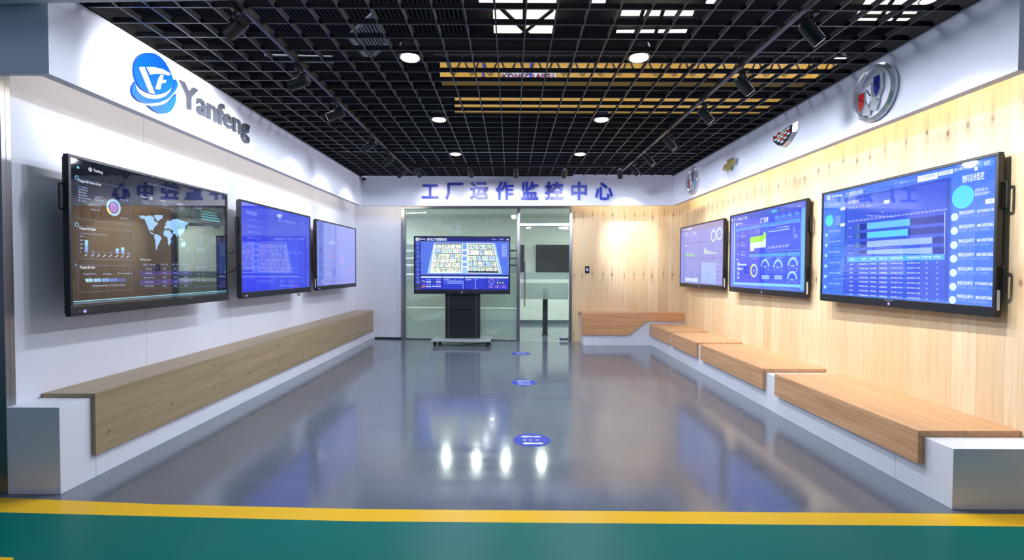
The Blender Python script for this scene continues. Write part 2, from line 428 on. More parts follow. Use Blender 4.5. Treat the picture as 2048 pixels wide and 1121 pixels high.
# skylights
def skylight(corners, label, bars):
    q = [at_z(x, y, 10.7) for x, y in corners]
    t = thing('skylight', label, 'skylight', ((q[0]+q[2])/2), group='skylights in the hall roof')
    c = t.location
    MB().add([p-c for p in q], [(0, 1, 2, 3)]).build('skylight_pane', 'skylight_glow', t)
    b = MB()
    for (a0, a1) in bars:
        P = at_z(*a0, 10.6)-c; Q = at_z(*a1, 10.6)-c; b.cyl(P, Q, .07, n=6)
    b.build('skylight_bar', 'hall_dark', t)
skylight([(984, -30), (1116, -30), (1106, 71), (988, 71)], 'warm skylight with crossed bars, straight above the centre of the grid',
         [((1050, -30), (1048, 72)), ((995, 10), (1060, 72)), ((1105, 20), (1040, 72)), ((980, 15), (1120, 15))])
skylight([(1245, 17), (1390, 17), (1372, 66), (1232, 66)], 'cool white skylight above the right downlights',
         [((1290, 10), (1270, 70)), ((1330, 10), (1310, 70)), ((1230, 36), (1395, 36)), ((1230, 56), (1395, 54))])
skylight([(1745, -20), (1870, -20), (1815, 48), (1700, 48)], 'pale skylight above the nearest spotlight of the right track',
         [((1800, -20), (1750, 50)), ((1840, -20), (1780, 50)), ((1700, 15), (1880, 15)), ((1690, 32), (1880, 32))])

# overhead crane
gy = 14.1; gz0, gz1 = at_y(1100, 160, gy).z, at_y(1100, 124, gy).z
ct = thing('overhead_crane', 'yellow double-girder overhead crane above the open grid', 'crane', (2, gy, gz0))
xl = at_y(880, 140, gy).x - 2; xr = 14 - 2
MB().box(xl, 0, 0, xr, .5, gz1-gz0).build('girder', 'crane_yellow', ct, bevel=.01)
g2 = at_y(1100, 225, 17.2)
MB().box(-4, 3.1, g2.z-gz0, xr, 3.6, g2.z-gz0+.55).build('girder', 'crane_yellow', ct, bevel=.01)
q0, q1 = at_y(1003, 160, gy), at_y(1112, 147, gy)
MB().box(q0.x-2, -.02, .0, q1.x-2, -.002, q1.z-gz0).build('name_board', 'white_enamel', ct)
b = MB(); text_solid(b, 'KONECRANES', lambda u, v, d: (u, d, v), -.025, -.03, .02, box=(q0.x-1.97, .02, q1.x-2.03, q1.z-gz0-.02)); b.build('name_board_lettering', 'crane_red', ct)
for px_ in (967, 1062): p = at_y(px_, 140, gy); MB().box(p.x-2-.03, -.05, 0, p.x-2+.03, -.03, gz1-gz0).build('blue_strip', 'crane_blue', ct)
fs = thing('festoon_cable', 'black festoon cable hanging in loops along the yellow crane girder', 'cable', (0, gy-.3, gz1))
b = MB()
for i in range(22):
    x0 = -1.9 + i*.52
    for dz in (.42, .5, .56):
        b.tube([(x0+.52*k/8, 0, -dz*math.sin(math.pi*k/8)+.05) for k in range(9)], .012, 5)
b.tube([(-2.2, 0, .06), (9.8, 0, .06)], .025, 6)
b.build('cable_loop', 'rubber', fs)
# louvred vent frame and pipe seen through the grid
zv = 6.0
Z4 = lambda x, y: (560 + x/5.606, y/5.606)
c4 = [at_z(*Z4(*p), zv) for p in ((1045, 150), (1215, 480), (990, 680), (765, 410))]
vt = thing('louvre_vent', 'pale louvred vent frame seen through the grid at the upper left', 'vent', sum(c4, Vector())/4)
cv = vt.location; b = MB(); sl = MB()
for i in range(4): b.cyl(c4[i]-cv, c4[(i+1) % 4]-cv, .035, n=4)
for i in range(1, 11):
    f = i/11; sl.cyl(c4[0].lerp(c4[3], f)-cv, c4[1].lerp(c4[2], f)-cv, .012, n=4)
b.build('vent_frame', 'pale_metal', vt); sl.build('slat', 'pale_metal', vt)
pp = [at_z(*Z4(*p), 5.0) for p in ((-160, 650), (590, 668))]
tag(MB().cyl(pp[0], pp[1], .06, n=12).build('hall_pipe', 'pale_metal', smooth=True), 'pale metal pipe above the grid beside the left track', 'pipe')
# high bay lamps
bays = [((972, 3), 'high bay lamp above the grid, left one of the pair near the warm skylight'), ((1197, 3), 'high bay lamp above the grid between the warm and the cool skylights'),
        ((1427, 2), 'high bay lamp above the grid right of the cool skylight'), ((1857, 1), 'high bay lamp above the grid closest to the right fascia'), ((1680, 117), 'high bay lamp above the grid near the round tri-shield emblem')]
first = None
for (bx, by), lab in bays:
    p = at_z(bx, by, 9.0)
    if first is None:
        first = thing('high_bay_lamp', lab, 'lamp', p, group='high bay lamps in the hall')
        MB().lathe([(.04, .5), (.06, .3), (.2, .05), (.23, 0)][::-1], 20).build('lamp_shade', 'lamp_black', first, smooth=True)
        MB().lathe([(.2, -.012), (.2, -.002)], 20).build('lamp_lens', 'bay_glow', first)
    else: dup(first, p, label=lab)

# ------------------------------------------------------------------ glass partition, door, meeting room
zt = 2.83
sm0, sm1 = on_back(1034, 540)[0], on_back(1040, 540)[0]
sj0, sj1 = on_back(1138, 540)[0], s_r
sl1 = on_back(810.5, 540)[0]
ztr = on_back(1090, 450)[1]
wf = MB().box(s_l, -.05, 0, sl1, .09, zt).box(sm0, -.05, 0, sm1, .09, zt).box(sl1, -.05, zt-.075, sm0, .09, zt).box(sl1, -.03, 0, sm0, .07, .03)
win = struct(on_A(wf.build('window_1', 'brushed_steel', bevel=.004)), 'steel framed glass partition behind the display stand', 'glass partition')
def pane(parent, s0, s1, z0, z1, bands, name='glass_pane'):
    MB().box(s0, .012, z0, s1, .024, z1).build(name, 'clear_glass', parent)
    f = MB()
    for a, b_ in bands: f.box(s0+.002, .0245, a, s1-.002, .0265, b_)
    if bands: f.build('frosted_film', 'frosted_film', parent)
hh = lambda y: on_back(950, y)[1]
bnds = [(hh(500), hh(489)), (hh(515.5), hh(503.5)), (hh(529.5), hh(518.5)), (hh(548), hh(532.5)), (hh(615.5), hh(551)), (.04, hh(617.5))]
smid = (sl1+sm0)/2
pane(win, sl1, on_back(919.5, 540)[0], .03, zt-.075, bnds); pane(win, on_back(919.8, 540)[0], sm0, .03, zt-.075, bnds)
dr = struct(on_A(MB().box(sj0, -.05, 0, sj1, .09, zt).box(sm1, -.05, ztr-.03, sj0, .09, ztr+.03).box(sm1, -.05, zt-.075, sj0, .09, zt).build('door_1', 'brushed_steel', bevel=.004)), 'glass door in a steel frame with long vertical handle', 'door')
pane(dr, sm1, sj0, ztr+.03, zt-.075, [], 'transom_pane')
gl = MB().box(sm1+.008, .012, .012, sj0-.008, .024, ztr-.036).build('door_glass', 'clear_glass', dr)
f = MB()
for a, b_ in ((hh(558.5), hh(545)), (hh(598), hh(565.5))): f.box(sm1+.01, .0245, a, sj0-.01, .0265, b_)
f.build('frosted_film', 'frosted_film', gl)
pb = MB()
for (x0, y0, x1, y1) in ((1117.5, 453.5, 1137, 459.5), (1119, 676, 1137.5, 682), (1052, 454, 1062, 458)):
    a0 = on_back(x0, y0); a1 = on_back(x1, y1); pb.box(a0[0], 0, a1[1], a1[0], .035, a0[1])
pb.build('patch_fitting', 'steel', dr, bevel=.002)
ph = on_back(1050, 525); pl = on_back(1050, 613)
MB().cyl((ph[0], -.06, pl[1]), (ph[0], -.06, ph[1]), .017, n=14).cyl((ph[0], -.06, pl[1]+.12), (ph[0], .012, pl[1]+.12), .009).cyl((ph[0], -.06, ph[1]-.12), (ph[0], .012, ph[1]-.12), .009).build('door_handle', 'steel', dr, smooth=True)
# meeting room shell
struct(MB().box(-5.5, 13.3, 0, 4.5, 13.4, 3.0).box(-5.6, 10.5, 0, -5.5, 13.4, 3.0).box(4.5, 10.1, 0, 4.6, 13.4, 3.0).build('wall_meeting_room', 'room_wall'), 'pale green grey wall of the room behind the glass', 'wall')
struct(MB().box(-5.5, 10.5, 2.95, 4.5, 13.4, 3.05).build('ceiling_meeting_room', 'room_wall'), 'ceiling of the room behind the glass', 'ceiling')
struct(MB().box(-5.5, 13.24, 0, 4.5, 13.3, .1).build('baseboard_meeting_room', 'grey_panel'), 'dark skirting in the room behind the glass', 'baseboard')
for x0, x1, lab in ((985, 1048.5, 'dark wall monitor behind the door mullion, further left of the two in the glass room'), (1072, 1156, 'wide dark wall monitor seen through the clear door glass')):
    a0, a1 = at_y(x0, 545, 13.2), at_y(x1, 490, 13.2)
    t = thing('wall_monitor', lab, 'monitor', ((a0.x+a1.x)/2, 13.3, a0.z), group='monitors in the room behind the glass')
    hw = (a1.x-a0.x)/2; H = a1.z-a0.z
    MB().box(-hw, -.09, 0, hw, -.02, H).box(-hw*.5, -.02, H*.3, hw*.5, 0, H*.7).build('monitor_case', 'dark_housing', t, bevel=.006)
    MB().box(-hw+.02, -.095, .03, hw-.02, -.0895, H-.02).build('monitor_panel', 'black_plastic', t)
p0 = at_z(1090, 671, 0); pt = at_y(1090, 578, p0.y).z
t = thing('access_post', 'slim black pedestal post standing behind the glass door', 'post', p0)
MB().box(-.055, -.055, .02, .055, .055, pt).build('post_column', 'dark_housing', t, bevel=.006)
MB().box(-.07, -.07, 0, .07, .07, .02).build('base_plate', 'grey_panel', t, bevel=.003)

# ------------------------------------------------------------------ benches
bl = thing('bench_plinth', 'white plinth along the left wall under the olive-brown bench cover', 'bench base', (0, 0, 0))
MB().box(WL+.002, 3.17, 0, -2.965, 10.32, .578).build('plinth_body', 'white_plinth', bl, bevel=.003)
bc = thing('plywood_bench', 'long olive-brown plywood bench cover along the white left wall', 'bench', (0, 0, 0))
MB().box(WL+.002, 3.41, .579, -2.935, 10.31, .609).build('seat_board', 'ply_bench', bc, bevel=.002)
MB().box(-2.964, 3.41, .17, -2.934, 10.31, .5785).build('front_panel', 'ply_bench', bc, bevel=.002)
br = thing('bench_plinth', 'white plinth running under the four oak seats along the right wall', 'bench base', (0, 0, 0))
MB().box(2.768, 2.992, 0, WR-.002, 9.5, .385).build('plinth_body', 'white_plinth', br, bevel=.003)
seats = [(3.205, 4.97, 'nearest and longest oak-clad bench seat on the right plinth'), (5.21, 6.93, 'second oak-clad bench seat from the yellow line on the right plinth'),
         (7.09, 8.19, 'third oak-clad bench seat from the yellow line on the right plinth'), (8.33, 9.47, 'farthest oak-clad bench seat, tucked into the corner under the smallest-looking screen')]
for y0, y1, lab in seats:
    t = thing('oak_bench', lab, 'bench', (0, 0, 0), group='oak bench seats along the right wall')
    MB().box(2.726, y0, .386, WR-.002, y1, .428).build('seat_board', 'oak_seat', t, bevel=.002)
    MB().box(2.726, y0, .205, 2.767, y1, .3855).build('front_panel', 'oak_seat', t, bevel=.002)
# corner bench against the back wall
bb = thing('bench_plinth', 'white plinth below the oak bench on the back wall, beside the door', 'bench base', (0, 0, 0))
xa = at_y(1166.5, 690, 9.51).x
def ybk(x): return A.y + (x-A.x)*(B.y-A.y)/(B.x-A.x)
MB().add([(xa, 9.51, 0), (WR-.003, 9.51, 0), (WR-.003, ybk(WR)-.003, 0), (xa, ybk(xa)-.003, 0), (xa, 9.51, .596), (WR-.003, 9.51, .596), (WR-.003, ybk(WR)-.003, .596), (xa, ybk(xa)-.003, .596)],
         [(3, 2, 1, 0), (4, 5, 6, 7), (0, 1, 5, 4), (1, 2, 6, 5), (2, 3, 7, 6), (3, 0, 4, 7)]).build('plinth_body', 'white_plinth_back', bb)
bk = thing('oak_bench', 'oak bench on the back wall with a slanted cut-out in its front panel', 'bench', (0, 0, 0))
xw = at_y(1163.5, 650, 9.47).x
MB().add([(xw, 9.47, .597), (WR-.003, 9.47, .597), (WR-.003, ybk(WR)-.003, .597), (xw, ybk(xw)-.003, .597), (xw, 9.47, .637), (WR-.003, 9.47, .637), (WR-.003, ybk(WR)-.003, .637), (xw, ybk(xw)-.003, .637)],
         [(3, 2, 1, 0), (4, 5, 6, 7), (0, 1, 5, 4), (1, 2, 6, 5), (2, 3, 7, 6), (3, 0, 4, 7)]).build('seat_board', 'oak_back', bk)
fp = [at_y(x, y, 9.47) for x, y in ((1163.5, 670.5), (1258, 672), (1293, 642.5), (1371, 641.5))]
pts = [(xw, fp[0].z), (fp[1].x, fp[0].z), (fp[2].x, fp[2].z), (WR-.003, fp[2].z), (WR-.003, .5965), (xw, .5965)]
MB().prism(pts, lambda u, v, d: (u, d, v), 9.47, 9.508).build('front_panel', 'oak_back', bk)

# ------------------------------------------------------------------ lamps
def downlight(px_, py_, lab):
    p = at_z(px_, py_, HG)
    t = thing('downlight', lab, 'downlight', p, group='round downlights set in the grid')
    MB().lathe([(.078, -.004), (.1, -.006), (.104, .0), (.1, .05), (.085, .1), (.03, .11)], 28).build('lamp_housing', 'lamp_black', t, smooth=True)
    MB().lathe([(.082, -.012), (.084, -.0065)], 28).build('trim_ring', 'white_plastic', t) if False else None
    MB().lathe([(.074, -.012), (.078, -.0065)], 28).build('lamp_lens', 'downlight_glow', t)
    lamp('downlight_light', 'SPOT', (0, 0, -.05), W_DOWN*4, COOL, None, .07, 178, .15, parent=t)
for a in [(820, 115, 'bright round downlight in the grid, nearest of the left row'), (1278, 115, 'bright round downlight in the grid, nearest of the right row'),
          (878, 239, 'round downlight in the grid, middle one of the left row'), (1203, 239, 'round downlight in the grid, middle one of the right row'),
          (911, 308, 'round downlight in the grid, farthest of the left row near the back fascia'), (1160, 308, 'round downlight in the grid, farthest of the right row near the back fascia')]: downlight(*a)

def track(p0, p1, lab):
    p0, p1 = Vector(p0), Vector(p1); t = thing('lighting_track', lab, 'lighting track', p0, math.atan2(p1.y-p0.y, p1.x-p0.x))
    L = (p1-p0).length
    MB().box(0, -.018, 0, L, .018, .03).build('track_rail', 'lamp_black', t, bevel=.002)
    MB().box(0, -.006, -.0015, L, .006, -.0002).build('conductor_slot', 'grid_edge', t)
ZT = HG-.032
track((-1.83, 3.05, ZT), (-1.83, 8.9, ZT), 'black lighting track running along the left of the grid ceiling')
track((1.98, 3.05, ZT), (1.98, 8.9, ZT), 'black lighting track running along the right of the grid ceiling')
track((-1.78, 8.42, ZT), (1.94, 8.33, ZT), 'black lighting track running across the grid in front of the back sign')

def spot(head, aim, watts, color, lab, group, angle, blend=.7):
    head, aim = Vector(head), Vector(aim); t = thing('track_spotlight', lab, 'spotlight', (head.x, head.y, ZT), group=group)
    h = head - t.location; d = (aim-head).normalized()
    MB().box(-.017, -.06, -.03, .017, .06, -.001).build('track_adapter', 'lamp_black', t, bevel=.003)
    MB().cyl((0, 0, -.03), (0, 0, h.z*.6), .011, n=10).box(-.012, -.03, h.z*.55-.004, .012, .03, h.z*.55+.012).build('yoke', 'lamp_black', t)
    MB().cyl(h-d*.085, h+d*.085, .045, n=24).cyl(h-d*.1, h-d*.084, .034, .043, 24).build('lamp_head', 'lamp_black', t, smooth=True)
    MB().cyl(h+d*.0851, h+d*.0865, .038, n=20).build('lamp_lens', 'lens_glow', t)
    lamp('spot_light', 'SPOT', h+d*.1, watts*4, color, h+d*2, .03, angle, blend, parent=t)
ords = ['nearest the yellow line', 'second from the yellow line', 'third from the yellow line', 'fourth from the yellow line', 'fifth from the yellow line', 'sixth and farthest from the yellow line']
LS = [(473, 56), (600, 166), (675, 230), (742, 291), (779, 323), (807, 347)]
LA = [(FL, 4.0, 2.85), (FL, 4.5, 2.85), (FL, 5.0, 2.7), (WL, 6.55, 2.2), (WL, 7.6, 2.15), (WL, 8.9, 2.15)]
LP = [1.0, 1.0, .9, .55, .5, .45]
for i in range(6):
    y = at_z(*LS[i], 3.12).y
    spot((-1.86, y, 3.12), LA[i], W_SPOT_L*LP[i], NEUT if i > 2 else (.96, .97, 1.0), 'black track spotlight on the left track, '+ords[i], 'spotlights on the left track', 76 if i == 0 else 62 if i < 3 else 58, .95)
RS = [(1627, 66), (1490, 172), (1411, 232), (1340, 288), (1296, 321), (1270, 343)]
for i in range(6):
    y = at_z(*RS[i], 3.12).y
    spot((2.05, y, 3.12), (WR, y-.03, 1.5), W_SPOT_R, (1.0, .95, .88), 'black track spotlight on the right track, '+ords[i], 'spotlights on the right track', 80, .9)
BS = [(836, 346), (941, 346), (1032, 346), (1129, 346), (1240, 346)]
BA = [(-1.45, 9.4, 2.72), (-.55, 9.4, 2.72), (.05, 9.4, 2.62), (.9, 9.4, 2.6), (2.43, 9.88, 2.0)]
bo = ['first from the left end', 'second from the left end', 'middle of the five', 'second from the right end', 'rightmost, aimed at the planks']
for i in range(5):
    x = at_y(*BS[i], 8.38).x
    spot((x, 8.38, 3.15), BA[i], W_SPOT_B*(1.9 if i == 4 else .3), (1.0, .97, .92), 'black track spotlight on the rear cross track, '+bo[i], 'spotlights on the rear track', 48 if i == 4 else 55, .9)

# security camera, door reader
p = FA + Vector((.06, -.05, HG-.0)); t = thing('security_camera', 'small white dome camera in the far left corner of the grid', 'camera', p)
MB().lathe([(.05, -.03), (.055, -.028), (.055, 0), (.05, .004)], 20).build('camera_base', 'white_plastic', t, smooth=True)
MB().lathe([(.004, -.075), (.026, -.066), (.04, -.045), (.042, -.03)], 20).build('camera_dome', 'dark_enamel', t, smooth=True)
a0, a1 = on_back(1170, 546.5), on_back(1178.5, 533)
t = thing('access_reader', 'small black card reader with glowing mark on the plank wall', 'card reader', A + BDIR*((a0[0]+a1[0])/2) + Vector((0, 0, a0[1])), BANG)
hw, H = (a1[0]-a0[0])/2, a1[1]-a0[1]
MB().box(-hw, -.025, 0, hw, -.001, H).build('reader_body', 'dark_enamel', t, bevel=.004)
b = MB()
ringp = [(math.cos(a*math.pi/12), math.sin(a*math.pi/12)) for a in range(24)]
b.add([(x*.026, -.0258, H*.5+y*.026) for x, y in ringp] + [(x*.016, -.0258, H*.5+y*.016) for x, y in ringp], [(i, (i+1) % 24, 24+(i+1) % 24, 24+i) for i in range(24)]).build('glowing_mark', 'reader_glow', t)

# floor stickers
stick = None
for (cx, cy), lab in (((1064, 881), 'round blue floor sticker with white shoe prints, nearest to the yellow line'), ((1048, 766), 'round blue floor sticker with shoe prints, middle one of the row'), ((1042, 708), 'round blue floor sticker with shoe prints, farthest, in front of the glass door')):
    p = at_z(cx, cy, 0)
    if stick: dup(stick, p, label=lab); continue
    stick = thing('floor_sticker', lab, 'floor sticker', p, group='distancing stickers on the floor')
    MB().lathe([(.164, .0005), (.163, .0015)], 40).build('sticker_disc', 'sticker_blue', stick)
    b = MB()
    for sy in (-1, 1):
        sole = [(-.085, .0), (-.08, .018), (-.06, .024), (-.02, .02), (.02, .012), (.05, .018), (.075, .02), (.088, .01), (.09, 0), (.086, -.012), (.07, -.02), (.045, -.018), (.01, -.014), (-.03, -.02), (-.065, -.024), (-.082, -.016)]
        MB().add([(x+(.005 if sy < 0 else -.008), y*.9+sy*.082, .002) for x, y in sole], [tuple(range(len(sole)))[::-1]]).build('shoe_print', 'sticker_white', stick)
    for k, wd_ in enumerate(('距离', '一米', '保持')):
        b = MB(); text_solid(b, wd_, lambda u, v, d: (u, v, d), .0017, .0021, .03, box=(-.075+k*.056+.028, .014, -.075+k*.056-.006, -.018))
        b.build('sticker_lettering', 'sticker_white', stick)

# ------------------------------------------------------------------ signs
# Chinese lettering on the back fascia
sg = thing('sign_lettering', 'blue Chinese lettering mounted on the white back fascia', 'sign', FA, FANG)
CH = [('工', 844, 369.5, 877.5, 397.5), ('厂', 891, 366, 926.5, 400), ('运', 940, 365, 976.5, 400), ('作', 991, 364, 1027.5, 400), ('监', 1041.5, 364, 1077, 400), ('控', 1090, 364, 1127, 400), ('中', 1142, 364.5, 1174, 401), ('心', 1189.5, 365, 1226, 400.5)]
for ch, x0, y0, x1, y1 in CH:
    a0 = on_fascia(x0, y1); a1 = on_fascia(x1, y0); b = MB()
    text_solid(b, ch, lambda u, v, d: (u, d, v), -.002, -.03, .028, box=(a0[0], a0[1], a1[0], a1[1]))
    b.build('letter', 'letter_blue', sg)

Z1 = lambda x, y: (x/3.504, y/3.504)
def lface(x, y): p = at_x(*Z1(x, y), FL); return (p.y, p.z)
def smooth(pts, n=5):
    out = []; N_ = len(pts)
    for i in range(N_):
        p0, p1, p2, p3 = (Vector(pts[(i+k) % N_]) for k in (-1, 0, 1, 2))
        d1, d2 = (p1-p0).normalized(), (p2-p1).normalized(); d3 = (p3-p2).normalized()
        if d1.dot(d2) < .55: m1 = (p2-p1)
        else: m1 = (p2-p0)*.5
        if d2.dot(d3) < .55: m2 = (p2-p1)
        else: m2 = (p3-p1)*.5
        for j in range(n):
            u = j/n; out.append(tuple(p1*(2*u**3-3*u*u+1) + m1*(u**3-2*u*u+u) + p2*(3*u*u-2*u**3) + m2*(u**3-u*u)))
    return out
def poly_l(mb, pts, d0, d1, o): mb.prism([lface(*p) for p in (smooth(pts) if len(pts) > 9 else pts)], lambda u, v, d: (d, u-o.y, v-o.z), d0, d1)
c0 = lface(1070, 580); lo = Vector((FL, c0[0], c0[1]))
lg = thing('logo_emblem', 'blue round emblem with white strokes on the left fascia', 'logo', lo)
egg = [(945, 580), (927, 522), (926, 460), (945, 410), (980, 380), (1020, 370), (1065, 375), (1105, 398), (1140, 435), (1170, 485), (1190, 530), (1202, 575), (1190, 610), (1165, 638), (1120, 658), (1070, 662), (1020, 648), (975, 622)]
b = MB(); poly_l(b, egg, .002, .02, lo); b.build('emblem_disc', 'logo_blue', lg)
ringb = [(932, 573), (911, 612), (912, 655), (935, 690), (980, 716), (1035, 724), (1100, 718), (1160, 694), (1205, 650), (1228, 610), (1231, 580), (1215, 558), (1207, 602), (1188, 642), (1148, 676), (1090, 693), (1040, 692), (990, 675), (953, 643), (936, 608)]
b = MB(); poly_l(b, ringb, .002, .02, lo); b.build('emblem_band', 'logo_blue', lg)
cap_ = [(1018, 738), (1060, 742), (1120, 735), (1170, 712), (1218, 658), (1220, 692), (1205, 745), (1180, 780), (1145, 795), (1105, 792), (1062, 774)]
b = MB(); poly_l(b, cap_, .002, .02, lo); b.build('emblem_base', 'logo_blue', lg)
b = MB()
for q in ([(955, 473), (993, 470), (1066, 658), (1030, 650)], [(1008, 470), (1060, 471), (1120, 484), (1163, 508), (1176, 519), (1168, 529), (1118, 517), (1062, 517), (1036, 524)],
          [(1108, 524), (1128, 528), (1120, 559), (1146, 562), (1140, 580), (1114, 582), (1103, 628), (1072, 624), (1092, 552)]): poly_l(b, q, .0202, .023, lo)
b.build('emblem_stroke', 'logo_white', lg)
# grey name lettering
LT = thing('sign_lettering', 'dark grey Latin lettering next to the blue emblem on the left fascia', 'sign', (FL, 0, 0))
y0 = at_x(357, 195, FL).y; y1 = at_x(496.5, 260, FL).y; base, top = 2.945, 3.152
gv, _ = text_geo('Yanfeng', .024); gx0 = min(v[0] for v in gv); gx1 = max(v[0] for v in gv); sx = (y1-y0)/(gx1-gx0)
capY = max(v[1] for v in text_geo('Y', .024)[0]); sz = (top-base)/capY; pen = 0
for i, ch in enumerate('Yanfeng'):
    vv, _ = text_geo('Yanfeng'[:i+1], .024); vx1 = max(v[0] for v in vv)
    v1, _ = text_geo(ch, .024); wx = max(v[0] for v in v1)-min(v[0] for v in v1); zz0 = min(v[1] for v in v1); zz1 = max(v[1] for v in v1)
    b = MB(); text_solid(b, ch, lambda u, v, d: (d, u, v), .002, .02, .024, box=(y0+(vx1-wx-gx0)*sx, base+zz0*sz, y0+(vx1-gx0)*sx, base+zz1*sz)); b.build('letter', 'letter_grey', LT)

# car emblems on the right fascia; local u runs towards the camera (image right), v up
def emb(px_, py_, name, lab):
    p = at_x(px_, py_, FR); return thing(name, lab, 'emblem', p, -math.pi/2, 'chrome car emblems on the right fascia'), p
def efn(u, v, d): return (u, -d, v)
def rface(c, fx): return lambda x, y: (-(at_x(*fx(x, y), FR).y-c.y), at_x(*fx(x, y), FR).z-c.z)
t, p = emb(1754, 186, 'car_emblem', 'large round chrome emblem with red, silver and blue shields, nearest on the right fascia')
N = 48; R = .236
b = MB()
prof = [(.236, .0), (.24, .03), (.225, .05), (.205, .045), (.197, .02), (.2, .0)]
M_ = len(prof)
for i in range(N):
    a = 2*math.pi*i/N
    for r, d in prof: b.v.append(efn(r*math.cos(a), r*math.sin(a), d+.002))
for i in range(N):
    for j in range(M_): b.f.append((i*M_+j, ((i+1) % N)*M_+j, ((i+1) % N)*M_+(j+1) % M_, i*M_+(j+1) % M_)); b.mi.append(0)
b.build('chrome_ring', 'chrome', t, smooth=True)
f5 = rface(p, lambda x, y: (1700+x/8.627, 120+y/8.627))
def inset(pts, k):
    cx = sum(a for a, _ in pts)/len(pts); cy = sum(b_ for _, b_ in pts)/len(pts); return [(cx+(a-cx)*k, cy+(b_-cy)*k) for a, b_ in pts]
for nm, mt, pts in (('shield', 'red_enamel', [(205, 585), (325, 525), (325, 750), (255, 955), (215, 860)]), ('shield', 'white_enamel', [(342, 430), (452, 365), (455, 650), (395, 830), (345, 730)]), ('shield', 'blue_enamel', [(470, 270), (600, 205), (600, 490), (530, 665), (475, 590)])):
    q = [f5(*z) for z in pts]
    b = MB().taper(q, .86, efn, .012, .036); sh = b.build(nm, 'chrome', t)
    q2 = inset(q, .78); MB().prism(q2, efn, .0365, .039).build('enamel_field', mt, sh)
    mid = [(q2[0][0], q2[0][1]-.03), (q2[0][0]+.012, q2[0][1]-.03), (q2[2][0], q2[2][1]+.01), (q2[2][0]-.012, q2[2][1]+.01)]
    MB().prism(mid, efn, .0392, .041).build('diagonal_bar', 'dark_enamel', sh)
lo_b = MB().prism([f5(*z) for z in ((300, 780), (345, 760), (400, 850), (365, 965), (270, 965))], efn, .012, .03); lo_b.build('chrome_wing', 'chrome', t)
MB().prism([f5(*z) for z in ((440, 640), (500, 630), (540, 700), (480, 880), (400, 860))], efn, .012, .03).build('chrome_wing', 'chrome', t)
q = at_x(1388, 361, FR); t2 = dup(t, q, label='round chrome tri-shield emblem farthest back on the right fascia')
t, p = emb(1462.5, 330, 'car_emblem', 'gold cross-shaped emblem with chrome edge on the right fascia')
bow = [(-1, -.38), (-.8, .3), (-.33, .3), (-.25, .75), (.42, .75), (.36, .38), (1, .38), (.8, -.3), (.33, -.3), (.25, -.75), (-.42, -.75), (-.36, -.38)]
MB().taper([(a*.235, b_*.12) for a, b_ in bow], .88, efn, .002, .03).build('chrome_edge', 'chrome', t)
MB().prism([(a*.205, b_*.098) for a, b_ in bow], efn, .0305, .036).build('gold_field', 'gold_metal', t)
t, p = emb(1572, 273, 'car_emblem', 'wide chrome crest emblem with small coloured bars on the right fascia')
cr = [(-.235, .075), (.235, .1), (.225, .0), (.12, -.085), (0, -.125), (-.12, -.085), (-.225, -.01)]
MB().taper(cr, .84, efn, .006, .04).build('crest_frame', 'chrome', t)
MB().prism(inset(cr, .8), efn, .0402, .042).build('crest_field', 'dark_enamel', t)
rng = random.Random(4); bars = MB()
for r_ in range(6):
    for c_ in range(5):
        u0 = -.165+c_*.064; v0 = .056-r_*.028
        if v0 < -.075+abs(u0+.03)*.42: continue
        k = (c_+r_) % 4
        bars.box(u0, -.0435, v0-.012, u0+.058, -.0421, v0+.008, 0 if k in (0, 2) else (1 if k == 1 else 2))
bars.build('coloured_bar', ['white_enamel', 'red_enamel', 'yellow_enamel'], t)

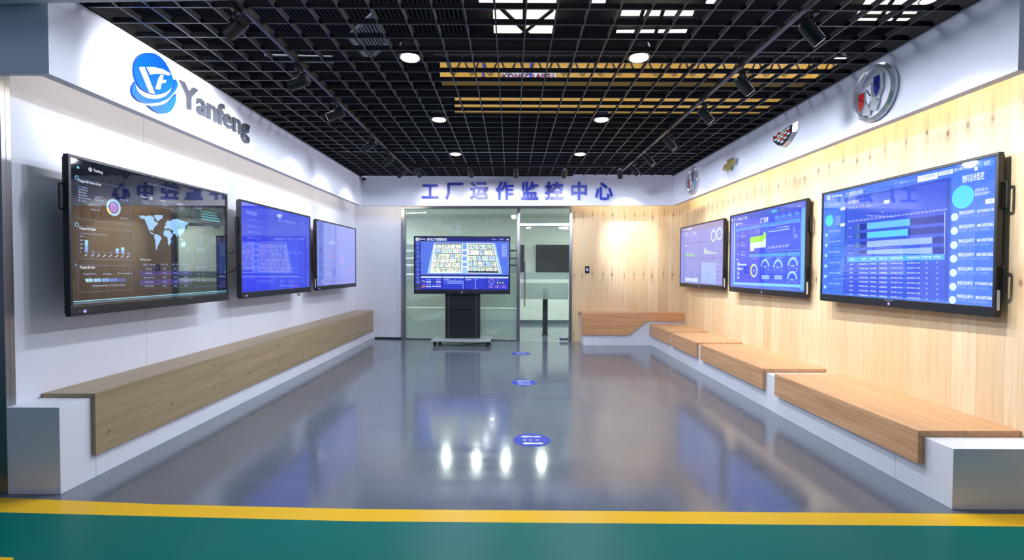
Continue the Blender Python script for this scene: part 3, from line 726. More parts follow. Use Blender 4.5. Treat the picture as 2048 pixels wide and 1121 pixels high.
# ------------------------------------------------------------------ screens
def hom(src):
    dst = [(0, 0), (1, 0), (1, 1), (0, 1)]; M, r = [], []
    for (x, y), (u, v) in zip(src, dst):
        M += [[x, y, 1, 0, 0, 0, -u*x, -u*y], [0, 0, 0, x, y, 1, -v*x, -v*y]]; r += [u, v]
    h = np.linalg.solve(np.array(M, float), np.array(r, float))
    return lambda x, y: tuple(((h[0]*x+h[1]*y+h[2])/(h[6]*x+h[7]*y+1), (h[3]*x+h[4]*y+h[5])/(h[6]*x+h[7]*y+1)))
class Screen:
    def __init__(s, W, H, corners, bg, gain=1.0):
        s.W, s.H, s.h, s.g = W, H, hom(corners), gain; s.v, s.f, s.c = [], [], []
        s.quad(0, 0, 1, 1, bg, 0)
    def raw(s, pts, faces, col, L):
        o = len(s.v); s.v += [((u-.5)*s.W, -.0004*L, (1-v)*s.H) for u, v in pts]
        s.f += [tuple(i+o for i in f) for f in faces]; c = tuple(x*s.g for x in lin(col)); s.c += [(*c, 1)]*len(pts)
    def poly(s, pts, col, L=2): s.raw([s.h(*p) for p in pts], [tuple(range(len(pts)))], col, L)
    def quad(s, u0, v0, u1, v1, col, L=1): s.raw([(u0, v0), (u1, v0), (u1, v1), (u0, v1)], [(3, 2, 1, 0)], col, L)
    def rect(s, x0, y0, x1, y1, col, L=1):
        a, b = s.h(x0, y0), s.h(x1, y1); s.quad(*a, *b, col, L)
    def frame(s, x0, y0, x1, y1, col, L=2, w=.0022):
        (a, b), (c, d) = s.h(x0, y0), s.h(x1, y1); wv = w*s.W/s.H
        for q in ((a, b, c, b+wv), (a, d-wv, c, d), (a, b, a+w, d), (c-w, b, c, d)): s.quad(*q, col, L)
    def line(s, p, q, col, w=.0022, L=2):
        (a, b), (c, d) = s.h(*p), s.h(*q); r = s.W/s.H; dx, dy = c-a, (d-b)/r; l = math.hypot(dx, dy) or 1; nx, ny = -dy/l*w/2, dx/l*w/2*r
        s.raw([(a+nx, b+ny), (c+nx, d+ny), (c-nx, d-ny), (a-nx, b-ny)], [(0, 1, 2, 3)], col, L)
    def disc(s, x, y, r, col, L=2, n=28):
        u, v = s.h(x, y); k = s.W/s.H; s.raw([(u+r*math.cos(2*math.pi*i/n), v+r*k*math.sin(2*math.pi*i/n)) for i in range(n)], [tuple(range(n))], col, L)
    def ring(s, x, y, r0, r1, col, a0=0, a1=360, L=3, n=28):
        u, v = s.h(x, y); k = s.W/s.H; P = []
        for i in range(n+1):
            a = math.radians(a0+(a1-a0)*i/n); P += [(u+r0*math.cos(a), v-r0*k*math.sin(a)), (u+r1*math.cos(a), v-r1*k*math.sin(a))]
        s.raw(P, [(2*i, 2*i+1, 2*i+3, 2*i+2) for i in range(n)], col, L)
    def text(s, x, y, h, body, col, x1=None, L=4, align='l', bold=0.0, y1=None):
        """left-middle anchor in source pixels, h = letter height as share of the screen height"""
        vv, ff = text_geo(body, bold)
        if not vv: return
        u, v = s.h(x, y); xs = [p[0] for p in vv]; ys = [p[1] for p in vv]; k = h*s.H/.86; kx = k
        if x1 is not None: kx = (s.h(x1, y if y1 is None else y1)[0]-u)*s.W/(max(xs)-min(xs))
        off = min(xs) + (0 if align == 'l' else (max(xs)-min(xs))/2); my = (max(ys)+min(ys))/2
        s.raw([(u+(p[0]-off)*kx/s.W, v-(p[1]-my)*k/s.H) for p in vv], ff, col, L)
    def logo(s, x, y, r, col, L=3):
        s.ring(x, y, r*.74, r, col, 0, 360, L); u, v = s.h(x, y); k = s.W/s.H
        for q in ([(-.62, -.5), (-.36, -.55), (.05, .62), (-.14, .62)], [(-.2, -.55), (.62, -.35), (.5, -.15), (-.1, -.3)], [(.2, -.25), (.42, -.2), (.3, .5), (.1, .55)]):
            s.raw([(u+a*r, v+b_*r*k) for a, b_ in q], [(0, 1, 2, 3)], col, L)
    def build(s, parent, name='screen'):
        me = bpy.data.meshes.new(name); me.from_pydata(s.v, [], s.f); me.materials.append(MATS['screen_image'])
        a = me.color_attributes.new('Col', 'FLOAT_COLOR', 'POINT'); a.data.foreach_set('color', np.array(s.c, dtype=np.float32).ravel())
        me.update()
        # make every face look towards -y
        flip = [p.index for p in me.polygons if p.normal.y > 0]
        if flip:
            import bmesh
            bm = bmesh.new(); bm.from_mesh(me); bm.faces.ensure_lookup_table(); bmesh.ops.reverse_faces(bm, faces=[bm.faces[i] for i in flip]); bm.to_mesh(me); bm.free()
        o = bpy.data.objects.new(name, me); C.objects.link(o); o.parent = parent; return o

TW, TH, BZ, BB, TD = 1.82, 1.137, .023, .072, .062     # display: width, height, bezel, bottom bezel, depth
SW, SH = TW-2*BZ, TH-BZ-BB
def display_parts(t, scr, gap, ports=None, dot=0.0, zb=0.0, handles=(.26, .84)):
    """front plane at y=0, facing -y; z from zb"""
    MB().box(-TW/2, 0, zb, TW/2, .038, zb+BB).box(-TW/2, 0, zb+TH-BZ, TW/2, .038, zb+TH).box(-TW/2, 0, zb+BB, -TW/2+BZ, .038, zb+TH-BZ).box(TW/2-BZ, 0, zb+BB, TW/2, .038, zb+TH-BZ).build('bezel', 'black_plastic', t, bevel=.003)
    MB().box(-TW/2+.012, 0.0385, zb+.012, TW/2-.012, TD, zb+TH-.012).build('back_housing', 'dark_housing', t, bevel=.01)
    o = scr.build(t); o.location = (0, .008, zb+BB)
    for sx in (-1, 1):
        for zc in handles:
            x0 = sx*(TW/2-.01); x1 = sx*(TW/2+.022)
            MB().tube([(x0, TD-.02, zb+zc-.09), (x1, TD-.02, zb+zc-.085), (x1, TD-.02, zb+zc+.085), (x0, TD-.02, zb+zc+.09)], .009, 8).build('handle', 'dark_housing', t, smooth=True)
    MB().cyl((dot, -.0015, zb+.03), (dot, .0005, zb+.03), .011, n=16).build('power_button', 'power_glow', t)
    b = MB()
    for i in range(8): b.box(-.045+i*.0115+(0 if dot == 0 else .3), -.0012, zb+.054, -.037+i*.0115+(0 if dot == 0 else .3), -.0002, zb+.062)
    b.build('bezel_mark', 'pale_metal', t); b = MB()
    for i in range(5): b.box(-TW/2+.06+i*.022, -.0012, zb+.03, -TW/2+.068+i*.022, -.0002, zb+.036)
    b.build('touch_buttons', 'pale_metal', t)
    if ports: 
        x = ports*(TW/2+.001); MB().box(x-.001, .012, zb+.05, x+.002, .03, zb+.19).build('port_strip', 'white_plastic', t)
    if gap: MB().box(-.42, TD, zb+.28, .42, TD+.02, zb+.86).box(-.36, TD+.02, zb+.3, -.3, gap-.012, zb+.84).box(.3, TD+.02, zb+.3, .36, gap-.012, zb+.84).box(-.4, gap-.012, zb+.35, .4, gap-.001, zb+.8).build('wall_mount', 'dark_housing', t)
def cable(t, pts): MB().tube(pts, .006, 6).build('cable', 'rubber', t, smooth=True)

# --- screen pictures
rng = random.Random(7)
WHT, PALE, CYAN = (225, 235, 250), (170, 190, 235), (120, 205, 235)
# research dashboard with world map
A1 = Screen(SW, SH, [(140, 74), (1100, 312), (1092, 936), (163, 1000)], (10, 14, 24))
A1.poly([(180, 138), (188, 126), (197, 140), (196, 146), (182, 143)], CYAN); A1.logo(262, 150, .0085, WHT)
A1.text(281, 157, .024, 'Yanfeng', WHT, 338, bold=.01, y1=168)
A1.text(618, 238, .024, 'Research & Development', (120, 130, 160), 790, y1=275)
for f_ in ((183, 205, 516, 502), (187, 505, 519, 722), (192, 748, 520, 905), (565, 298, 660, 380), (683, 323, 769, 403), (787, 355, 864, 418), (895, 372, 1080, 515), (900, 642, 978, 738), (898, 757, 1060, 888)): A1.frame(*f_, (70, 90, 130))
for y in (202, 499): A1.ring(180 if y < 300 else 184, y, .006, .0085, CYAN)
A1.text(193, 222, .022, 'Program By Product Group', WHT, 328, y1=250, bold=.012); A1.text(199, 522, .022, 'Program By Region', WHT, 297, y1=535, bold=.012); A1.text(205, 765, .022, 'Program By State', WHT, 293, y1=766, bold=.012)
for i, (nm, co) in enumerate((('Interior', (90, 140, 235)), ('Seating', (120, 185, 240)), ('Safety', (225, 220, 150)), ('Electric', (215, 140, 225)), ('SmartCabin', (90, 190, 190)), ('Audio', (200, 130, 215)))):
    y = 260+i*17; A1.rect(195, y-4, 205, y+5, co); A1.text(210, y+3, .014, nm, PALE)
A1.ring(404, 391, .026, .037, (150, 200, 240)); A1.ring(404, 391, .026, .037, (225, 220, 150), 190, 240, 4); A1.disc(404, 391, .022, (150, 110, 200), 3)
for x, y, s_ in ((292, 322, 'Audio: 9'), (290, 340, 'Electric: 40'), (253, 372, 'SmartCabin: 47'), (268, 403, 'Safety: 109'), (442, 338, 'Interior: 241'), (442, 457, 'Seating: 311')): A1.text(x, y, .014, s_, PALE)
A1.text(199, 552, .013, "It's available at the Global Site & Program", (150, 170, 210), 370, y1=566)
for i, (x, y0_) in enumerate(((243, 594), (283, 668), (318, 671), (352, 673), (388, 673), (427, 648), (460, 641), (494, 677))):
    yb = 671+(x-243)*.047; ym = (y0_+yb)/2
    A1.rect(x-11, y0_, x+9, ym, (120, 205, 235)); A1.rect(x-11, ym, x+9, yb, (110, 150, 230))
    A1.line((x-12, yb+24), (x+4, yb+10), PALE, .004)
for i, s_ in enumerate(('400', '300', '200', '100', '0')): A1.text(203, 570+i*25, .013, s_, PALE)
for i in range(5):
    x = 233+i*49; A1.poly([(x, 834), (x+42, 832), (x+50, 852), (x+8, 854)], ((160, 215, 240), (140, 195, 240), (110, 165, 235), (80, 120, 220), (60, 85, 160))[i]); A1.text(x+26, 843, .018, ('52', '116', '243', '146', '204')[i], (30, 50, 90), align='c')
for x, y, s_ in ((224, 805, 'Program Start'), (338, 805, 'DV Release'), (427, 804, 'Customer Approval'), (278, 879, 'Development Start'), (383, 875, 'Production Release')): A1.text(x, y, .015, s_, PALE)
A1.text(572, 321, .02, 'Program', WHT, 608, y1=329); A1.text(620, 330, .03, '785', WHT, 641, y1=335); A1.text(690, 343, .018, 'Part Data', WHT, 722, y1=350); A1.rect(730, 348, 766, 358, (120, 130, 70)); A1.text(792, 366, .018, 'Change No.', WHT, 830, y1=372)
for bx, by in ((580, 345), (697, 365), (805, 384)):
    for k in range(2): A1.text(bx, by+k*11, .012, 'Other Data: 12', PALE, bx+40)
LAND = (140, 190, 235)
for pts in ([(557, 443), (578, 441), (603, 446), (622, 440), (640, 446), (652, 458), (648, 472), (662, 482), (674, 490), (668, 502), (657, 507), (650, 520), (643, 532), (640, 541), (634, 533), (622, 533), (624, 543), (634, 547), (642, 553), (652, 560), (648, 563), (634, 557), (622, 545), (614, 522), (606, 500), (598, 480), (590, 462), (572, 462)],
            [(646, 442), (668, 436), (704, 439), (702, 458), (684, 468), (672, 480), (664, 468), (655, 452)],
            [(653, 560), (668, 560), (690, 573), (694, 590), (684, 605), (680, 620), (670, 634), (668, 650), (664, 662), (660, 652), (658, 620), (656, 598), (649, 578)],
            [(709, 540), (722, 532), (740, 534), (748, 540), (756, 556), (766, 560), (758, 578), (750, 590), (754, 604), (748, 620), (738, 634), (733, 618), (734, 600), (730, 578), (712, 572), (706, 556)],
            [(712, 522), (714, 508), (726, 500), (722, 486), (734, 470), (748, 478), (760, 468), (790, 462), (826, 476), (862, 488), (860, 498), (846, 502), (842, 520), (834, 540), (826, 556), (812, 562), (810, 580), (804, 572), (800, 558), (790, 578), (782, 562), (768, 556), (760, 548), (770, 542), (758, 530), (745, 530), (738, 520), (730, 522), (720, 528)],
            [(812, 622), (826, 608), (836, 602), (844, 624), (834, 644), (826, 638), (814, 640)], [(856, 652), (861, 645), (858, 660)], [(806, 588), (818, 590), (830, 596), (824, 600), (808, 594)], [(760, 600), (764, 606), (760, 616)], [(716, 496), (720, 488), (722, 498)]): A1.poly(pts, LAND)
A1.poly([(793, 512), (808, 506), (818, 510), (812, 520), (800, 520)], (90, 190, 110), 3)
A1.text(562, 718, .018, 'TPE Data Transfer', WHT, 628, y1=718)
for i, (y, nm) in enumerate(((750, '202101 - 2021/08'), (777, 'TPE Data'), (804, 'CAD Data'), (830, 'Non-CAD Data'), (857, 'Other Data'), (883, 'Total Transfer'))):
    if i in (2, 4): A1.rect(560, y-13, 877, y+13, (40, 36, 110))
    A1.line((560, y+13), (878, y+12), (60, 70, 110), .0015); A1.text(617, y, .015, nm, PALE, align='c')
    for x in (710, 777, 842): A1.text(x, y, .015, ('FGM - TPE', '88 G', '35 G', '402 M', '28 G', '593 G')[i], PALE, align='c')
A1.text(905, 388, .017, 'Year 2021', PALE, 945, y1=393)
for i, x1 in enumerate((1030, 1040, 1052, 1060)):
    A1.rect(942, 414+i*17, x1-8*i*0, 426+i*17, (80, 170, 190))
for x in (938, 1017): A1.ring(x, 591, .017, .0195, (130, 160, 210)); A1.text(x, 590, .014, '784', PALE, align='c')
A1.text(908, 527, .015, 'New Deploy in Asia', PALE, 962); A1.text(907, 655, .015, 'Change Request', PALE, 953); A1.text(907, 772, .015, 'Design Cost of Record', PALE, 972)
for k in range(4): A1.text(918, 790+k*22, .013, '12', PALE); A1.text(945, 790+k*22, .013, '84', PALE)
A1.quad(0, .966, 1, .973, (130, 200, 220), 2); A1.quad(0, .978, 1, .99, (70, 105, 130), 2)
for i in range(16): A1.disc(200+rng.random()*850, 330+rng.random()*560, .0013, (150, 165, 200), 2, 6)
A1.text(173, 748, .03, '>', CYAN, 185)
# second and third left screens
A2 = Screen(SW, SH, [(195, 140), (748, 275), (745, 855), (195, 898)], (66, 78, 214))
A2.rect(195, 140, 415, 895, (58, 66, 218), 1); A2.rect(235, 215, 330, 245, (84, 96, 222), 2)
A2.text(240, 232, .04, '物料拉动监控', (140, 155, 240), 322, y1=242)
for i in range(5): A2.text(243, 290+i*50, .03, '运输单号 2021-08', (110, 124, 232), 356)
A2.logo(506, 297, .014, (130, 145, 230)); A2.text(528, 300, .032, '工厂智慧物流看板', (130, 145, 230), 632, y1=312)
A2.text(672, 322, .03, '厂区', (130, 145, 230), 704)
for k in range(4): A2.rect(535+k*40, 560, 562+k*40, 578, (90, 104, 222), 2)
A2.rect(225, 690, 640, 700, (86, 120, 235), 2)
A3 = Screen(SW, SH, [(820, 300), (1128, 372), (1126, 828), (818, 850)], (136, 144, 222))
A3.rect(820, 300, 876, 848, (120, 128, 216), 1); A3.rect(835, 312, 866, 845, (92, 106, 205), 2)
for x0, y0_, x1, y1_, co in ((920, 472, 965, 500, (165, 172, 232)), (1074, 452, 1105, 505, (128, 152, 222)), (942, 592, 953, 612, (214, 120, 170)), (1000, 600, 1030, 664, (160, 150, 224)), (938, 708, 974, 768, (120, 132, 220)), (1072, 694, 1104, 746, (150, 140, 214)), (846, 532, 860, 552, (110, 60, 160)), (860, 735, 876, 752, (96, 108, 200)), (850, 795, 1120, 812, (128, 136, 214))): A3.rect(x0, y0_, x1, y1_, co, 3)
A3.text(830, 345, .03, '看板', (90, 104, 196), 862)
# factory plan on the stand
S0 = Screen(SW, SH, [(47, 72), (919, 80), (916, 576), (44, 566)], (18, 20, 92), 1.12)
S0.rect(100, 110, 916, 430, (82, 110, 214), 1); S0.rect(50, 110, 93, 508, (50, 62, 168), 1); S0.rect(47, 72, 919, 108, (24, 28, 104), 1)
S0.logo(67, 91, .016, WHT); S0.text(84, 91, .034, 'Yanfeng', WHT, 141, bold=.02); S0.text(158, 93, .044, '数字化工厂智慧管理系统', WHT, 341, bold=.012)
S0.rect(745, 88, 806, 108, (44, 52, 140), 2); S0.rect(820, 88, 878, 108, (44, 52, 140), 2); S0.text(764, 98, .022, '生产线', WHT, 790); S0.text(835, 99, .022, '返回主页', WHT, 862); S0.rect(897, 94, 911, 107, (235, 240, 255), 2)
for i in range(10):
    y = 128+i*40; S0.ring(71, y, .006, .009, PALE, rng.random()*180, 360, 3); S0.line((60, y+14), (82, y+14), PALE, .002)
for i in range(6): S0.rect(851, 146+i*20, 897, 159+i*20, (150, 176, 236), 2); S0.text(860, 153+i*20, .014, '生产车间', (40, 60, 150), 888)
S0.disc(914, 318, .004, WHT, 2); S0.disc(54, 306, .003, WHT, 2)
S0.poly([(222, 122), (790, 137), (857, 419), (157, 411)], (150, 190, 240), 2)
def block(q, seed, rows, border=(240, 244, 238)):
    r = random.Random(seed); P = lambda a, b_: tuple((1-a)*(1-b_)*np.array(q[0]) + a*(1-b_)*np.array(q[1]) + a*b_*np.array(q[2]) + (1-a)*b_*np.array(q[3]))
    S0.poly(q, border, 3)
    def R4(a0, b0, a1, b1, col, L): S0.poly([P(a0, b0), P(a1, b0), P(a1, b1), P(a0, b1)], col, L)
    v = .03
    for k in range(rows):
        hgt = .94/rows; u = .04
        R4(.03, v, .97, v+hgt*.1, (24, 58, 52), 4)
        while u < .95:
            wd_ = min(r.choice((.16, .24, .3, .4)), .97-u); col = r.choice(((226, 234, 216), (214, 226, 200), (178, 206, 238), (236, 238, 226), (196, 220, 214)))
            R4(u, v+hgt*.14, u+wd_-.02, v+hgt*.96, col, 4); R4(u+wd_-.022, v+hgt*.1, u+wd_-.004, v+hgt, (26, 62, 54), 5)
            nn = int(wd_*34)
            for i in range(nn):
                a = u+.01+r.random()*(wd_-.06); b_ = v+hgt*(.2+r.random()*.6); c_ = r.choice(((70, 104, 160), (120, 160, 220), (60, 92, 80), (150, 150, 150), (250, 250, 245), (40, 60, 90)))
                R4(a, b_, a+.008+r.random()*.03, b_+hgt*(.05+r.random()*.2), c_, 6)
            for i in range(int(wd_*10)):
                a = u+.01+r.random()*(wd_-.06); R4(a, v+hgt*.2, a+.007, v+hgt*.8, r.choice(((90, 120, 170), (255, 255, 250), (90, 110, 100))), 6)
            u += wd_
        v += hgt
block([(225, 128), (487, 130), (481, 405), (186, 407)], 3, 6); block([(527, 128), (776, 134), (832, 415), (529, 411)], 9, 5)
for i in range(4): S0.poly([(490, 140+i*60), (524, 140+i*60), (524, 186+i*60), (489, 186+i*60)], (110, 158, 232), 4); S0.poly([(482, 190+i*52), (530, 190+i*52), (530, 202+i*52), (482, 202+i*52)], (238, 242, 246), 5)
S0.poly([(534, 390), (820, 394), (824, 410), (534, 406)], (24, 40, 60), 7); S0.poly([(228, 131), (480, 133), (480, 141), (226, 139)], (24, 40, 50), 7)
for i, (x0, x1) in enumerate(((100, 297), (303, 501), (507, 705), (712, 911))):
    dy = i*2.5; S0.rect(x0, 435+dy, x1, 557+dy, (40, 52, 190), 2); S0.rect(x0, 437+dy, x1, 454+dy, (196, 214, 246), 3)
for bx, by in ((148, 470), (238, 470), (148, 513), (238, 513)):
    S0.text(bx, by, .018, '物料数量', PALE, bx+42); S0.text(bx, by+20, .034, '0048', WHT, bx+44, bold=.02)
S0.poly([(103, 478), (120, 470), (145, 490), (140, 496), (106, 486)], (120, 130, 150), 3); S0.poly([(103, 536), (124, 516), (141, 522), (140, 540), (106, 542)], (190, 110, 90), 3); S0.poly([(197, 476), (212, 474), (214, 492), (204, 494)], (60, 70, 90), 3); S0.poly([(195, 528), (232, 524), (234, 534), (206, 538)], PALE, 3)
S0.text(310, 468, .022, '生产进度', WHT, 355); 
for k in range(3): S0.text(362+k*48, 469, .014, '2021', PALE, 374+k*48)
for y in (485, 503): S0.rect(316, y-6, 332, y+6, (90, 110, 220), 3); S0.rect(342, y-6, 488, y+6, (120, 140, 228), 3); S0.rect(342, y-2, 478, y+1, (210, 222, 250), 4)
S0.rect(488, 480, 494, 558, (120, 140, 228), 3)
S0.text(517, 471, .022, '能耗监测曲线', WHT, 566); S0.text(590, 471, .018, '用电统计', PALE, 622); S0.line((606, 482), (606, 548), WHT, .004); S0.text(588, 554, .018, '用水统计', PALE, 622)
S0.ring(756, 494, .026, .031, (130, 150, 235), -40, 220); S0.ring(756, 494, .026, .031, (220, 130, 150), 20, 120, 4); S0.line((750, 500), (768, 482), (225, 120, 120), .004); S0.text(742, 511, .014, '设备', PALE, 772)
S0.text(803, 480, .02, '工时', PALE, 820)
for k in range(3): S0.rect(803+k*24, 487, 822+k*24, 516, (14, 16, 50), 3); S0.text(812+k*24, 502, .045, '065'[k], WHT, align='c', bold=.02)
for x, y in ((749, 541), (808, 543), (868, 545)): S0.ring(x, y, .018, .0225, (200, 120, 180), -30, 210); S0.text(x, y+3, .02, '85', WHT, align='c')
# right, nearest
B1 = Screen(SW, SH, [(72, 278), (976, 70), (946, 868), (68, 800)], (74, 114, 220), 1.25)
B1.rect(70, 292, 186, 800, (66, 110, 222), 1); B1.rect(736, 140, 950, 866, (72, 116, 224), 1); B1.rect(190, 296, 724, 836, (58, 84, 204), 1)
B1.poly([(190, 298), (722, 194), (722, 200), (190, 303)], (44, 66, 160), 2); B1.poly([(713, 194), (735, 190), (712, 838), (700, 837)], (50, 76, 178), 2); B1.poly([(186, 300), (193, 299), (184, 802), (178, 801)], (50, 76, 178), 2)
B1.logo(98, 293, .0125, WHT); B1.text(113, 289, .026, 'Yanfeng', WHT, 166, bold=.015, y1=279); B1.text(183, 278, .036, '工厂智慧信息总看板', WHT, 278, y1=256)
B1.text(441, 216, .024, '工厂', PALE, 458, y1=213); B1.frame(464, 212, 556, 200, PALE, 2, .001); B1.text(472, 212, .02, '临港工厂', PALE, 500, y1=207)
B1.rect(563, 180, 668, 190, WHT, 2); B1.poly([(563, 181), (667, 158), (667, 183), (563, 202)], (214, 226, 248), 2); B1.poly([(673, 156), (747, 140), (747, 163), (673, 178)], (214, 226, 248), 2)
B1.text(572, 190, .02, '生产总览看板管理', (80, 110, 190), 655, y1=172, L=5); B1.text(683, 165, .02, '总仓管理', (80, 110, 190), 735, y1=153, L=5)
B1.text(753, 147, .026, '2021-08-15 14:46:47', WHT, 859, y1=126); B1.poly([(880, 108), (892, 98), (950, 86), (960, 92), (962, 110), (950, 122), (890, 134), (878, 126)], (92, 140, 236), 2); B1.text(910, 111, .026, '返回', WHT, 940, y1=104); B1.poly([(860, 130), (877, 127), (877, 147), (860, 151)], (225, 232, 248), 3)
B1.text(102, 334, .03, '客户订单监控', PALE, 158, y1=322); B1.poly([(161, 346), (185, 342), (184, 357), (160, 361)], (220, 230, 248), 2); B1.disc(102, 415, .033, (66, 200, 190), 2)
for k in range(4): B1.text(133, 396+k*13, .014, '订单数量 3', PALE, 165-k*2)
B1.poly([(160, 431), (184, 428), (183, 443), (159, 446)], (220, 230, 248), 2)
for k in range(6):
    y = 491+k*54.5; B1.disc(88-k*.9, y, .0105, (150, 205, 232), 2); B1.text(100, y-18, .015, '订单编号: 物料需求', PALE, 162, y1=y-22); B1.line((100-k, y+9), (182-k*.5, y+4), (28, 44, 110), .002)
B1.text(202, 320, .028, '生产进度实绩', WHT, 256, y1=308); B1.text(202, 350, .022, '生产区域: 门板', PALE, 250, y1=342); B1.text(266, 338, .022, '产线:', PALE, 284, y1=334); B1.frame(290, 342, 380, 322, PALE, 2, .001); B1.text(298, 335, .02, '前门线', PALE, 318, y1=330); B1.poly([(386, 308), (415, 302), (415, 322), (386, 327)], (200, 216, 246), 2)
for k in range(26): 
    x = 202+k*20; y = 420-k*2.55; B1.line((x, y-3), (x, y-12), PALE, .0012); B1.text(x, y+1, .012, '08:%02d' % (k*2), WHT, x+14)
B1.text(373, 371, .016, '时间', PALE, 384)
for (y0_, y0r, y1_, y1r, cx, co) in ((436, 385, 468, 425, 523, (98, 178, 236)), (483, 442, 514, 480, 512, (88, 190, 225)), (529, 498, 560, 533, 638, (140, 170, 232)), (576, 553, 592, 590, 638, (140, 170, 232))):
    def at(x, a, b_): return a + (b_-a)*(x-232)/(703-232)
    B1.poly([(232, y0_), (703, y0r), (702, y1r), (232, y1_)], (34, 48, 150), 2); B1.poly([(299, at(299, y0_, y0r)), (cx, at(cx, y0_, y0r)), (cx, at(cx, y1_, y1r)), (299, at(299, y1_, y1r))], co, 3)
    for k, x in enumerate((236, 246, 251, 258)): B1.poly([(x, at(x, y0_, y0r)), (x+2, at(x, y0_, y0r)), (x+2, at(x, y1_, y1r)), (x, at(x, y1_, y1r))], (110, 180, 230), 3)
    B1.text(204, (y0_+y1_)/2+3, .013, 'CPM01', PALE, 220)
B1.poly([(702, 368), (706, 368), (702, 592), (699, 592)], PALE, 3)
B1.poly([(197, 607), (701, 592), (700, 622), (197, 635)], (74, 160, 226), 2)
cols = (218, 282, 332, 383, 452, 540, 608, 662)
for x, s_ in zip(cols, ('产线号', '工单号', '物料号', '物料名称', '计划开始时间', '计划结束时间', '计划产量', '已完成')): B1.text(x, 620-(x-218)*.03, .018, s_, WHT, align='c')
for r_ in range(8):
    y = 646+r_*22.5; k = (r_-2)*.012
    for x, s_ in zip(cols, ('CPM01', 'MTP0000203487', 'Z0400001', '仪表板总成', '2021-08-15 14:41', '2021-08-15 16:30', '36', '12')):
        yy = y+(x-218)*k
        if yy < 832: B1.text(x, yy, .0145, s_, WHT if r_ < 8 else PALE, align='c')
B1.text(796, 196, .05, '物料拉动监控', WHT, 910, y1=176, bold=.01); B1.disc(797, 290, .048, (84, 200, 214), 2, 36)
B1.text(860, 256, .022, '正常拉动单 219', WHT, 930, y1=248); B1.text(860, 277, .022, '紧急拉动单 9', WHT, 938, y1=267); B1.poly([(915, 303), (962, 296), (961, 322), (914, 328)], (222, 232, 250), 2); B1.text(930, 313, .024, '分量', (70, 100, 190), 948)
for k, (y, s_) in enumerate(((397, 'EXT000001541'), (470, 'BM100875886'), (545, 'BM100875886'), (617, 'BM100875886'), (690, 'EXT000001541'), (763, 'EXT000001540'), (832, 'BM100875886'))):
    x = 754-k*2.3; sl = -.11+k*.035
    B1.disc(x, y, .0165, (196, 226, 246), 2); B1.text(x+24, y-20, .027, '物料拉动单号：'+s_, WHT, x+204, y1=y-20+180*sl, bold=.006); B1.text(x+22, y+1, .021, '交付时间：2021-08-15 08:30:00', (140, 165, 236), x+182, y1=y+1+160*sl)
# right, middle: factory daily report
B2 = Screen(SW, SH, [(578, 258), (1250, 104), (1232, 955), (566, 914)], (80, 106, 210), 1.25)
B2.rect(578, 258, 1248, 190, (70, 84, 180), 1)
B2.poly([(578, 258), (1250, 104), (1247, 172), (577, 308)], (78, 92, 186), 1)
B2.poly([(600, 306), (1210, 180), (1196, 908), (598, 892)], (54, 72, 216), 2); B2.poly([(596, 872), (1200, 884), (1196, 912), (596, 894)], (120, 190, 222), 3); B2.poly([(1210, 178), (1244, 170), (1228, 940), (1194, 936)], (96, 160, 216), 3); B2.poly([(606, 306), (614, 304), (606, 880), (598, 880)], (120, 190, 222), 3)
B2.logo(590, 289, .011, WHT); B2.text(602, 286, .02, 'Yanfeng', WHT, 632, y1=279); B2.text(642, 280, .036, '数字化工厂日报', WHT, 724, y1=264)
B2.poly([(945, 196), (993, 184), (993, 210), (945, 221)], (70, 170, 216), 4)
B2.text(1030, 188, .018, '工厂', PALE, 1050); B2.text(1100, 172, .018, '月', PALE, 1110); B2.text(1176, 158, .018, '2021', PALE, 1204)
B2.text(837, 292, .058, '工厂日报', WHT, 915, y1=276, L=5, bold=.01); B2.text(846, 319, .014, 'Factory Report', PALE, 905, y1=308)
for x in (974, 1030, 1086, 1148): B2.poly([(x, 254-(x-974)*.2), (x+42, 246-(x-974)*.2), (x+42, 270-(x-974)*.2), (x, 278-(x-974)*.2)], (80, 140, 228), 4); B2.text(x+8, 240-(x-974)*.2, .012, '产量', PALE, x+20)
B2.line((970, 292), (1202, 246), PALE, .002, 4); B2.logo(632, 329, .013, WHT, 4); B2.text(643, 325, .026, 'Yanfeng', WHT, 682, y1=318, L=5, bold=.01); B2.line((630, 348), (790, 322), PALE, .0015, 4)
B2.poly([(622, 370), (736, 348), (736, 376), (622, 396)], (68, 130, 226), 3); B2.poly([(742, 347), (1200, 262), (1198, 300), (742, 376)], (68, 130, 226), 3); B2.poly([(740, 608), (1068, 590), (1068, 622), (740, 636)], (68, 140, 220), 3); B2.poly([(1076, 588), (1194, 582), (1193, 614), (1076, 622)], (68, 140, 220), 3)
for (p_, q_) in (((738, 352), (732, 868)), ((738, 602), (1198, 574)), ((1072, 588), (1066, 878)), ((622, 480), (734, 470)), ((622, 568), (734, 562))): B2.line(p_, q_, (40, 54, 150), .004, 3)
for y, co in ((433, (90, 180, 226)), (519, (206, 190, 90)), (607, (90, 200, 200))): B2.ring(642, y, .006, .0095, co); B2.text(672, y-20, .014, '当日生产', PALE, 702); B2.text(668, y+8, .022, '35.57%', WHT, 706)
B2.poly([(750, 450), (868, 428), (870, 405), (893, 400), (892, 462), (868, 466), (868, 486), (750, 500)], (142, 214, 60), 4); B2.poly([(750, 500), (868, 486), (868, 464), (892, 460), (890, 540), (786, 552), (786, 576), (750, 580)], (196, 212, 226), 4)
for k in range(6): B2.line((752+k*24, 414-k*3.6), (762+k*24, 412-k*3.6), PALE, .003, 4)
B2.text(798, 390, .018, '产能利用率', PALE, 840, y1=382, L=5)
